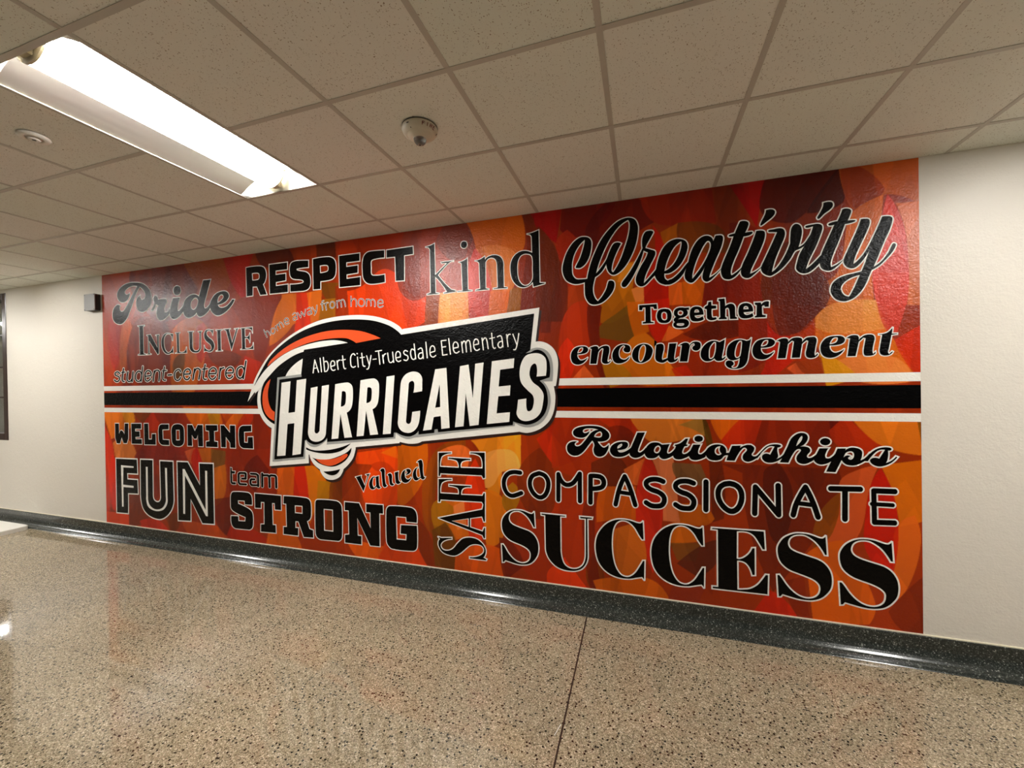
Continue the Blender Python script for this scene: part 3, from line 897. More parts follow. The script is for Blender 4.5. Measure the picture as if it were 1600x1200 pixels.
('valued', 'small tilted black display word reading Valued', 6, """P:3458,865! 3521,883! 3515,871! 3555,795! 3587,884! 3565,893! 3609,904! 3600,892! 3540,743! 3468,859!
P:3643,879 3616,854 3601,812 3609,780 3630,768 3660,777! 3676,798! 3674,807! 3652,783! 3639,800 3635,832 3646,871! 3667,875! 3667,880!
P:3664,879! 3702,890! 3706,804 3720,790! 3694,779 3674,796! 3670,875!
P:3716,937! 3735,955 3756,954 3763,925! 3769,827 3785,810! 3758,794 3740,810! 3730,926!
P:3789,902! 3808,917 3828,915 3836,880! 3840,833 3858,828! 3834,813 3811,825! 3802,896!
P:3862,928! 3899,939! 3902,861 3922,849! 3894,830 3871,842!
P:3973,959 3942,939 3925,898 3929,863 3955,845 3991,853 4025,891! 4020,895! 3992,875 3969,887 3961,918 3967,949 3983,959!
P:3975,958! 4003,966 4020,952 4012,930 3969,912! 3989,933!
P:4079,982! 4053,958 4039,918 4047,883 4067,871 4092,881! 4114,896! 4112,904! 4092,890! 4076,907 4071,942 4081,976! 4099,982!
P:4080,1025! 4110,1047 4129,1043 4136,984! 4145,906 4160,907! 4136,884 4115,896! 4102,987! 4097,1026!"""),
('safe', 'black serif word reading SAFE turned to run up the wall', 9, """P:4286,1114! 4400,1121! 4400,1114! 4338,1099 4309,1074 4297,998! 4467,998! 4460,1041 4442,1058 4377,1067! 4377,1077! 4570,1075! 4570,1065! 4519,1059 4490,1042 4484,999! 4673,1003! 4670,1074 4645,1107 4570,1119! 4571,1127! 4695,1130! 4694,929! 4679,924! 4667,947! 4300,944! 4296,922! 4282,921!
P:4282,896! 4400,903! 4400,895! 4334,881 4305,855 4296,779! 4463,781! 4459,825 4438,838 4378,845! 4378,854! 4570,856! 4570,846! 4515,839 4491,820 4484,779! 4671,784! 4682,807! 4691,807! 4690,695! 4664,735! 4297,727! 4292,707! 4278,706!
P:4278,572! 4667,674! 4680,728! 4690,729! 4688,579! 4678,578! 4664,618! 4394,559! 4668,497! 4679,528! 4688,529! 4686,445! 4677,444! 4664,469!
S5.9,5.5:4554,598! 4553,517!
P:4271,414! 4300,409! 4392,419! 4392,411! 4335,395 4301,370 4291,341 4313,313 4359,310 4403,331 4447,381 4491,421 4550,437 4617,430 4666,396 4690,353 4686,314 4669,289! 4697,278! 4693,270! 4552,270! 4552,279! 4615,290 4665,319 4678,351 4658,382 4608,390 4558,377 4515,343 4472,305 4420,277 4359,277 4306,296 4274,339 4273,379 4286,397!"""),
('compassionate', 'black rounded hand-drawn capitals reading COMPASSIONATE', 9, """S17.1,16.4:4988,985 4942,988 4899,978 4867,949 4852,905 4858,855 4881,816 4918,801 4960,813 4994,828
S17.1,16.7:5139,990 5181,975 5207,936 5207,882 5184,827 5146,804 5104,821 5071,869 5065,923 5086,966 5139,990
S16.1,16.2:5285,796 5288,991! 5304,951 5331,920 5362,914 5396,929 5420,958 5449,1003! 5447,798
S16.8,17.0:5524,794! 5528,990! 5566,992 5607,983 5623,951 5613,918 5578,902 5532,896
S15.3,16.0:5704,794 5731,907 5770,1001! 5806,916 5840,800
S13.2,13.8:5737,884 5803,878
S16.4,17.2:6029,979 6003,989 5974,992 5939,985 5916,964 5922,937 5951,917 5998,902 6029,877 6035,846 6018,813 5984,803 5946,805 5914,823
S16.1,17.3:6224,979 6193,989 6161,990 6128,981 6109,958 6116,932 6148,912 6188,899 6218,873 6225,845 6210,810 6175,802 6138,806 6108,824
S16.6,18.3:6302,992 6299,804
S16.1,18.0:6446,991 6482,981 6508,953 6517,903 6505,851 6482,817 6453,805 6421,819 6390,857 6375,905 6382,953 6409,981 6446,991
S15.8,18.3:6591,803 6597,976! 6728,806! 6727,993
S14.9,17.6:6809,811 6828,887 6878,993! 6916,903 6944,809
S11.9,14.0:6839,888 6909,883
S13.6,16.5:7012,993 7166,999
S14.9,17.9:7087,993 7085,809
S13.1,16.2:7337,996! 7233,994! 7235,802! 7334,807!
S10.0,12.4:7223,913 7326,913"""),
('together', 'black slab-serif word reading Together', 8, """P:5885,2218! 6001,2218! 6004,2184! 5986,2185! 5980,2200! 5960,2202! 5961,2098! 5980,2095! 5980,2087! 5908,2087! 5908,2098! 5927,2100! 5927,2201! 5909,2200! 5904,2183! 5885,2184!
P:6052,2182 6083,2174 6097,2146 6096,2113 6080,2089 6051,2083 6019,2091 6004,2119 6004,2149 6017,2175
H:6052,2162 6067,2151 6070,2128 6067,2108 6051,2101 6035,2112 6031,2134 6035,2155
P:6210,2180! 6209,2163! 6195,2166! 6202,2146 6195,2127 6175,2115 6156,2113! 6139,2104! 6187,2102 6206,2086 6208,2067 6195,2048 6162,2043 6128,2046 6110,2059 6110,2076 6119,2087! 6112,2095 6113,2109 6127,2121! 6115,2135 6114,2158 6126,2176 6151,2184 6182,2180!
H:6154,2164 6169,2158 6174,2146 6166,2132 6153,2129 6141,2135 6137,2147 6142,2160
H:6136,2077! 6174,2075! 6179,2067 6171,2059 6153,2058 6133,2063 6130,2071
P:6257,2184 6284,2175 6297,2153 6300,2126! 6244,2123! 6250,2110 6265,2104 6295,2115! 6301,2094! 6283,2085 6256,2082 6229,2088 6216,2112 6216,2155 6229,2177
H:6243,2143! 6246,2159 6258,2164 6270,2158 6273,2143!
P:6554,2186 6581,2176 6594,2154 6596,2128! 6541,2125! 6547,2112 6562,2106 6592,2117! 6598,2096! 6580,2087 6553,2084 6526,2090 6512,2114 6513,2156 6525,2178
H:6540,2145! 6543,2161 6555,2166 6567,2159 6570,2144!
P:6331,2209! 6349,2210! 6349,2184! 6378,2181! 6378,2162! 6350,2161! 6351,2109 6358,2102! 6377,2103! 6380,2091! 6358,2084 6337,2086 6323,2098 6321,2111! 6320,2161! 6306,2165! 6309,2177 6327,2188!
P:6393,2224! 6429,2225! 6433,2174! 6452,2186 6475,2186 6489,2170 6491,2142! 6492,2099! 6501,2095! 6502,2085! 6461,2086! 6457,2144! 6451,2160 6443,2162 6433,2154! 6432,2102! 6441,2097! 6441,2087! 6394,2088! 6394,2098! 6402,2101! 6401,2209! 6391,2214!
P:6607,2184! 6641,2183! 6644,2169! 6659,2185 6676,2188 6688,2186! 6686,2152! 6664,2153! 6659,2163 6647,2156! 6649,2103! 6669,2098! 6668,2086! 6606,2087! 6606,2096! 6616,2099! 6618,2166! 6608,2171!"""),
('encouragement', 'black high-contrast italic word reading encouragement', 7, """P:5472,1945 5505,1942 5523,1925 5516,1902 5490,1890 5444,1887! 5447,1862 5466,1842 5489,1844 5518,1860! 5515,1852 5499,1832 5470,1814 5437,1811 5409,1825 5396,1859 5399,1897 5420,1929 5444,1941
H:5485,1936! 5487,1922 5476,1903 5444,1895! 5447,1909 5463,1933
P:6667,1946 6700,1943 6718,1926 6711,1903 6685,1890 6639,1888! 6642,1862 6661,1843 6684,1844 6712,1861! 6710,1853 6693,1832 6665,1814 6632,1812 6603,1826 6590,1859 6594,1897 6614,1930 6638,1942
H:6680,1937! 6681,1922 6671,1904 6639,1896! 6642,1910 6658,1934
P:7044,1945 7077,1943 7095,1925 7088,1902 7062,1890 7016,1888! 7019,1862 7038,1842 7061,1844 7090,1861! 7087,1853 7071,1832 7042,1814 7009,1811 6981,1825 6968,1859 6971,1897 6992,1929 7016,1942
H:7057,1936! 7059,1922 7048,1904 7016,1895! 7019,1909 7035,1933
P:5533,1929! 5561,1941 5588,1941 5597,1929 5595,1917! 5620,1936 5648,1943 5668,1938 5675,1921 5672,1887! 5662,1841 5664,1824 5680,1836! 5685,1831! 5669,1815 5646,1811 5626,1819 5621,1842! 5634,1921! 5625,1926! 5606,1910 5596,1894! 5582,1813! 5537,1814! 5549,1922!
P:5817,1860! 5799,1832 5767,1815 5736,1811 5709,1823 5696,1854 5699,1890 5721,1926 5751,1944 5782,1946 5813,1936 5822,1913 5816,1892 5799,1888 5780,1895 5774,1911 5786,1926! 5780,1938 5769,1939! 5747,1916 5740,1880 5748,1852 5770,1838 5794,1842!
P:5909,1945 5947,1935 5970,1908 5969,1876 5950,1836 5920,1817 5890,1810 5851,1826 5833,1858 5840,1899 5865,1930
H:5911,1939 5926,1923 5923,1878 5907,1833 5891,1817 5877,1830 5876,1870 5886,1915
P:5981,1921! 6003,1937 6032,1940 6044,1927 6040,1882! 6032,1838 6037,1827! 6039,1829! 6068,1839! 6081,1939! 6128,1940! 6111,1844 6114,1825! 6135,1838! 6130,1822 6110,1810 6085,1808 6068,1825! 6039,1808 6014,1812 5993,1826 5988,1849 5999,1956! 5984,1967!
P:6144,1923! 6173,1940 6197,1939 6208,1929 6207,1911! 6225,1940 6253,1946 6276,1936 6280,1913 6272,1892 6251,1883 6231,1892 6228,1908 6244,1921! 6239,1935! 6221,1928 6209,1898! 6195,1812! 6147,1813! 6162,1925!
P:6427,1952! 6420,1894 6409,1835 6412,1825! 6429,1839! 6430,1830 6409,1812 6378,1811 6363,1828! 6339,1812 6307,1811 6285,1831 6279,1861 6289,1899 6317,1932 6348,1946 6372,1945 6395,1935!
H:6363,1939! 6374,1936! 6362,1841 6335,1825 6329,1855 6335,1902
P:6583,1953! 6568,1863 6556,1796 6530,1764 6485,1754 6447,1764 6431,1787 6437,1807 6459,1811 6477,1798 6477,1781 6466,1773 6470,1761 6496,1763 6509,1785 6515,1827! 6497,1815 6463,1812 6441,1834 6438,1868 6449,1910 6479,1938 6517,1947 6555,1936! 6574,1941!
H:6526,1939 6529,1907 6519,1839! 6497,1825 6485,1841 6489,1887 6505,1929
P:6728,1927! 6751,1941 6775,1944 6790,1938 6792,1918! 6815,1941 6841,1946 6862,1942 6869,1933 6869,1915! 6893,1941 6919,1945 6939,1943 6947,1930 6944,1900! 6935,1839 6938,1826! 6951,1840! 6954,1837! 6944,1821 6920,1812 6898,1816 6889,1832 6892,1865! 6903,1920! 6893,1926! 6868,1903! 6855,1817! 6811,1817! 6825,1920! 6814,1927! 6791,1906! 6777,1816! 6734,1816! 6748,1920! 6740,1927!
P:7103,1929! 7125,1943 7151,1945 7164,1938 7165,1913! 7191,1940 7217,1946 7237,1942 7245,1928 7242,1900! 7234,1847 7237,1827! 7249,1839! 7249,1830 7236,1819 7213,1816 7195,1820 7190,1839 7194,1877! 7201,1924! 7190,1928! 7166,1903! 7149,1817! 7108,1817! 7122,1927!
P:7334,1980! 7330,1945! 7355,1945! 7355,1942! 7328,1938! 7314,1853 7310,1834 7317,1824! 7331,1839! 7334,1837! 7324,1822 7303,1815 7280,1819 7271,1833 7271,1861! 7283,1941! 7268,1943! 7268,1945! 7294,1947 7317,1959!"""),
('relationships', 'black retro script word reading Relationships', 9, """P:5534,1359 5599,1353 5644,1330 5667,1298 5659,1267 5629,1249 5583,1246! 5610,1210 5629,1202 5661,1225! 5656,1190 5628,1147 5591,1134 5561,1149 5552,1187 5559,1220 5544,1251! 5518,1219 5480,1170 5437,1138 5394,1137 5364,1159 5356,1199 5372,1227 5400,1240 5433,1240! 5414,1221 5426,1205 5457,1213 5495,1255 5533,1305 5566,1327 5589,1330! 5566,1338 5529,1341 5491,1336 5475,1318 5490,1304 5525,1321! 5514,1294 5486,1273 5448,1270 5415,1281 5403,1301 5410,1325 5436,1343 5482,1355
H:5602,1320! 5615,1306 5610,1280 5588,1274 5557,1279! 5570,1304
P:5755,1249 5788,1246 5797,1228 5784,1203 5755,1191 5724,1188! 5734,1172 5772,1178 5817,1210! 5807,1171! 5772,1147 5727,1138 5691,1146 5670,1177 5677,1210 5701,1233 5728,1245
H:5753,1236! 5756,1222 5741,1207 5722,1198! 5725,1217
P:5862,1317! 5913,1319! 5868,1207 5863,1184! 5879,1176 5917,1213! 5910,1172! 5877,1145 5842,1136 5816,1146 5805,1166 5817,1210!
P:6025,1236! 6075,1242! 6057,1191 6061,1175! 6081,1181 6115,1220! 6102,1168! 6072,1147 6039,1136 6014,1143 6004,1163! 5980,1143 5954,1137 5924,1142 5908,1172 5920,1213 5947,1243 5977,1251 6006,1248!
H:6005,1229 6016,1212 6007,1185 5989,1174 5971,1186 5976,1211 5989,1226
P:6177,1282! 6194,1283! 6180,1244! 6192,1240! 6184,1231! 6171,1230! 6154,1190 6162,1176 6188,1185 6225,1228! 6200,1166! 6171,1148 6134,1137 6105,1144 6095,1168 6102,1197! 6116,1229! 6106,1232! 6109,1239! 6140,1249 6160,1265
P:6225,1243! 6272,1245! 6255,1199 6257,1181! 6278,1180 6316,1223! 6300,1161! 6264,1143 6232,1137 6208,1145 6196,1170 6204,1197!
P:6260,1305 6280,1299 6286,1285 6279,1269 6259,1262 6239,1268 6233,1283 6240,1298
P:6371,1249 6406,1244 6425,1222 6427,1194! 6444,1197! 6442,1178! 6417,1175 6394,1149 6355,1140 6320,1150 6302,1179 6310,1214 6337,1240
H:6395,1238! 6388,1212 6400,1187! 6378,1176 6360,1189 6358,1211 6370,1230
P:6464,1243! 6515,1246! 6510,1231! 6544,1250 6574,1252 6580,1248 6593,1236 6589,1211 6577,1189 6591,1177 6610,1184 6636,1213! 6628,1191! 6599,1161 6561,1141 6536,1146 6525,1162 6529,1187 6551,1218 6540,1233 6525,1227 6502,1195 6477,1144! 6428,1144! 6444,1193
P:6599,1171! 6632,1210 6658,1240 6684,1256 6717,1261 6740,1258 6746,1251 6739,1243 6726,1240! 6724,1216 6729,1183 6718,1165! 6745,1182 6763,1203! 6766,1189! 6741,1164 6715,1148 6683,1140 6654,1146 6638,1167 6641,1189 6662,1199 6684,1192! 6710,1246! 6680,1246 6651,1222 6628,1193! 6610,1165!
P:6761,1201! 6781,1246 6803,1300 6835,1331 6866,1338 6889,1327 6893,1299 6876,1267 6851,1250! 6883,1251 6902,1242 6906,1223 6887,1193 6894,1180! 6913,1183 6951,1218! 6937,1181! 6913,1159 6878,1141 6848,1144 6831,1163 6834,1191 6856,1225 6851,1234 6833,1231 6814,1207 6786,1145! 6738,1145! 6752,1176!
H:6862,1320! 6865,1307 6855,1282 6830,1253! 6835,1273 6849,1305
P:6956,1243! 7003,1245! 6985,1201 6989,1183! 7012,1184 7039,1216! 7022,1169! 6998,1151 6964,1141 6938,1150 6925,1173 6938,1204!
P:6987,1308 7006,1302 7014,1287 7006,1270 6987,1263 6968,1269 6959,1285 6968,1301
P:7050,1245! 7095,1247! 7091,1236! 7116,1252 7142,1253 7165,1245 7176,1230 7175,1201 7168,1177! 7189,1190 7215,1222! 7207,1189! 7176,1163 7144,1146 7117,1143 7091,1150 7071,1174! 7038,1097! 6990,1098! 7020,1172! 7009,1181! 7037,1208!
H:7087,1208! 7097,1223 7118,1231 7133,1223 7136,1202 7128,1184 7115,1178 7104,1188 7119,1199! 7102,1205 7081,1191!
P:7178,1172! 7205,1205 7229,1234 7257,1253 7288,1261 7316,1259 7323,1251 7318,1243 7305,1242! 7306,1216 7302,1184 7295,1167! 7321,1181 7344,1207! 7351,1204! 7326,1173 7297,1153 7264,1143 7236,1150 7218,1168 7218,1186 7239,1196 7262,1191! 7291,1246! 7262,1243 7236,1220 7205,1173!"""),
]
LOGO = {
'silhouette': """P:2208,1536! 2293,1732! 2368,1847 2489,1984 2658,2106 2834,2196 3052,2270 3262,2300 3487,2304 3671,2283 3828,2237 3920,2188 3960,2150! 3967,2155! 5161,2253! 5127,1995! 5196,1987 5259,1944 5292,1880 5298,1802 5279,1655! 5263,1653! 5267,1631 5274,1573 5263,1476 5233,1403 5182,1349 5121,1314 5055,1296 5019,1297 4988,1303! 4132,1203! 4086,1185 4012,1179 3965,1184 3919,1193! 3914,1182! 3466,1132! 3460,1095 3428,1021 3333,931! 3317,896 3284,855 3210,826 3135,833 3087,875 3068,915! 2996,963 2959,1019 2954,1046! 2943,1045! 2944,965! 2473,916! 2505,1282! 2501,1285! 2441,1319 2381,1383 2343,1464 2332,1555 2350,1645 2405,1738!""",
'black': """P:2298,1692! 2395,1841 2515,1981 2683,2095 2870,2184 3075,2240 3284,2266 3486,2265 3670,2243 3827,2193 3909,2144 3949,2106! 3951,2107! 5119,2210! 5084,1931! 5052,1728! 2668,1446! 2665,1322! 2544,1320! 2455,1369 2398,1444 2374,1544 2387,1645 2424,1723! 2425,1755!
P:2916,1113! 2999,1089 3108,1090 3269,1116 3415,1164! 3321,1099 3215,1069 3107,1063 2999,1073 2916,1093!
P:2986,1020! 3052,1007 3171,1012 3288,1046 3373,1085 3422,1127! 3409,1076 3361,1014 3287,968 3202,946 3105,957 3040,981!
P:3109,898! 3201,907 3296,929! 3264,888 3211,868 3157,874""",
'gray': """P:2590,1766! 2877,1791! 2880,1748! 3571,1635! 5013,1889! 5084,1931! 5097,1942 5146,1948 5203,1930 5242,1882 5259,1803 5253,1691! 5183,1690! 5215,1646 5234,1591 5235,1520 5212,1441 5162,1377 5088,1344 5021,1342 4963,1366! 4950,1370! 4950,1348! 4432,1286! 4087,1237! 4062,1234 4000,1219 3938,1233 3888,1265! 3877,1264! 3876,1215! 3874,1220! 3152,1145! 3159,1198! 3098,1148 3022,1119 2956,1130 2918,1176! 2909,1173! 2903,1005! 2510,961!""",
'black_block': """P:2614,1747! 2888,1769! 3583,1846! 5013,1905! 5088,1915! 5138,1933 5186,1915 5222,1867 5237,1803 5232,1721! 5155,1696! 5198,1646 5214,1583 5213,1512 5187,1441 5129,1384 5055,1359 4996,1366 4937,1383! 4937,1372! 4934,1354! 4432,1301! 4286,1284! 4281,1310! 4254,1306! 4250,1278! 4103,1261! 4103,1292! 4075,1264 4026,1244 3976,1243 3926,1255 3889,1273! 3863,1270! 3857,1236! 3863,1267! 3858,1232! 3158,1170! 3159,1207! 3099,1161 3022,1141 2956,1157 2923,1183! 2903,1175! 2884,1023! 2534,983!""",
'swoosh': """P:2298,1681! 2366,1766 2460,1855 2617,1955 2806,2031 3048,2081 3223,2092 3315,2084 3404,2061! 2915,2018! 2909,2000! 2779,1962 2615,1879 2511,1799 2438,1735 2404,1685! 2310,1615!
P:2899,1936! 2876,1791! 2691,1777! 2739,1838 2815,1895""",
'orange': """P:2471,1875! 2514,1933 2682,2041 2869,2116 3050,2160 3225,2180 3395,2177 3539,2159 3667,2120 3746,2085! 3493,2055! 3460,2075 3394,2101 3281,2109 3107,2100 2928,2070 2743,2014 2578,1941!
P:2507,1754! 2437,1685 2404,1595 2408,1484 2452,1404 2543,1353! 2551,1438! 2503,1474 2474,1554 2476,1654!
P:3027,1011! 3106,1007 3214,1017 3299,1042 3351,1066 3382,1065 3366,1036 3287,985 3191,954 3105,964 3052,990""",
'letters': """P:2642,1716! 2750,1728! 2717,1430! 2795,1439! 2824,1737! 2934,1749! 2855,1048! 2756,1033! 2786,1335! 2705,1325! 2672,1027! 2570,1017!
P:2986,1663! 3063,1675! 3019,1268! 3028,1248 3050,1245 3076,1269! 3112,1679! 3191,1690! 3148,1259! 3132,1212 3088,1179 3030,1168 2979,1181 2950,1219 2945,1267!
P:3260,1693! 3361,1706 3410,1704 3443,1676 3450,1619 3440,1511 3418,1465 3380,1439! 3432,1220! 3351,1212! 3312,1427! 3283,1205! 3209,1197!
H:3331,1627! 3353,1631 3373,1617 3370,1534 3357,1505 3317,1492!
P:3532,1724! 3634,1737 3682,1736 3716,1708 3723,1651 3712,1543 3691,1497 3652,1471! 3705,1252! 3623,1244! 3585,1459! 3555,1236! 3481,1228!
H:3603,1659! 3625,1663 3646,1649 3643,1565 3630,1537 3589,1524!
P:3801,1752! 3880,1762! 3832,1261! 3753,1254!
P:4143,1624! 4060,1612! 4071,1685 4059,1710 4041,1710 4022,1699 4015,1670! 3985,1376! 3991,1355 4015,1349 4034,1371! 4047,1450! 4122,1461! 4111,1373 4088,1318 4039,1279 3989,1272 3939,1288 3909,1326 3906,1375! 3937,1676! 3954,1730 3992,1770 4042,1788 4085,1788 4121,1773 4145,1738 4146,1695
P:4269,1804! 4372,1814! 4392,1322! 4317,1312! 4313,1418! 4248,1409! 4226,1305! 4146,1294!
H:4308,1682! 4310,1492! 4263,1486!
P:4494,1824! 4569,1835! 4602,1565! 4627,1840! 4699,1848! 4648,1351! 4571,1341! 4541,1604! 4517,1338! 4441,1328!
P:4770,1856! 4956,1873! 4949,1799! 4838,1787! 4823,1655! 4921,1664! 4915,1585! 4819,1579! 4802,1444! 4913,1454! 4907,1379! 4719,1359!
P:5131,1728! 5136,1790 5124,1826 5103,1823 5082,1791 5077,1735 5101,1687 5150,1647 5182,1599 5181,1543 5159,1456 5113,1408 5047,1387 4997,1398 4968,1439 4973,1487 4981,1552! 5048,1561! 5048,1487 5061,1463 5090,1476 5107,1536 5100,1583 5059,1624 5010,1680 4996,1745 5008,1825 5046,1888 5105,1906 5162,1900 5202,1867 5211,1812 5204,1733!""",
'school': """S6.2,5.0:3015,1802 3036,1920! 3077,1807
S4.6,3.7:3024,1842 3063,1847
S6.1,5.0:3097,1934 3110,1809
S6.1,5.0:3134,1939 3146,1811
S6.1,5.0:3146,1898 3171,1903 3186,1875 3185,1838 3169,1814 3146,1811
S6.0,4.9:3221,1856! 3257,1864! 3254,1898 3232,1905 3216,1887 3215,1850 3226,1825 3245,1818 3262,1825
S5.9,4.9:3284,1903 3295,1826
S5.9,4.9:3287,1885 3299,1906 3314,1910
S5.9,4.9:3346,1947 3357,1846 3367,1831 3378,1833
S5.1,4.3:3332,1908 3375,1914
S5.8,4.8:3478,1949 3465,1961 3447,1956 3432,1929 3431,1887 3437,1853 3459,1841 3481,1849
S5.7,4.8:3504,1930 3511,1843
S6.5,5.4:3502,1962 3503,1960
S5.7,4.8:3550,1964 3560,1862 3570,1847 3581,1848
S5.0,4.2:3532,1923 3577,1928
S5.6,4.8:3600,1938 3625,1863
S5.6,4.8:3646,1940 3627,1857 3615,1825 3601,1822
S4.9,4.1:3666,1905 3699,1908
S5.5,4.7:3693,1974 3754,1980
S5.5,4.7:3723,1976 3735,1861
S5.5,4.7:3764,1939 3773,1868
S5.5,4.7:3768,1918 3781,1944 3795,1949
S5.4,4.7:3815,1955 3824,1893 3838,1872 3858,1877 3870,1891
S5.4,4.7:3864,1962 3874,1874
S5.3,4.6:3897,1911! 3939,1917! 3937,1953 3917,1965 3900,1954 3895,1920 3902,1890 3922,1878 3943,1886
S5.3,4.6:4010,1962 3990,1971 3973,1958 3983,1937 4009,1925 4015,1901 3998,1885 3975,1891
S5.5,4.8:4075,2022 4088,1897
S5.5,4.8:4075,1970 4055,1980 4041,1959 4043,1923 4057,1895 4077,1894 4087,1912
S5.4,4.8:4113,1975 4141,1986 4152,1970 4160,1898
S5.4,4.8:4156,1946 4126,1941 4114,1920 4122,1899 4143,1898 4158,1916
S5.4,4.8:4186,2032 4197,1902
S5.3,4.8:4225,1943! 4268,1954! 4265,1987 4246,1999 4227,1982 4224,1937 4234,1913 4254,1906 4276,1918
S5.2,4.7:4372,2040! 4329,2037! 4340,1918! 4380,1923!
S5.2,4.7:4335,1984 4368,1988
S5.2,4.7:4397,2052 4410,1925
S5.1,4.7:4437,1971! 4480,1978! 4475,2010 4456,2022 4438,2006 4437,1965 4448,1938 4467,1932 4487,1943
S5.1,4.7:4510,2020 4520,1933
S5.1,4.6:4513,1997 4530,2025 4544,2018 4553,1937
S5.0,4.6:4548,2001 4564,2030 4582,2022 4593,1939
S4.9,4.6:4617,1990! 4658,1997! 4655,2026 4637,2038 4620,2021 4617,1981 4629,1952 4648,1946 4666,1956
S4.9,4.6:4689,2041 4699,1949
S4.9,4.6:4692,2015 4711,2043 4727,2033 4740,1956
S4.8,4.5:4771,2077 4780,1974 4789,1957 4801,1959
S4.2,4.0:4754,2035 4796,2042
S4.8,4.5:4820,2046 4844,2054 4856,2036 4864,1965
S4.8,4.5:4859,2011 4832,2003 4823,1981 4834,1961 4852,1963 4863,1982
S4.7,4.5:4895,2060 4906,1966
S4.7,4.5:4900,2034 4910,2059 4925,2061
S4.7,4.5:4947,2060 4976,1983
S4.7,4.5:4995,2063 4982,1988 4967,1942 4952,1940""",
}
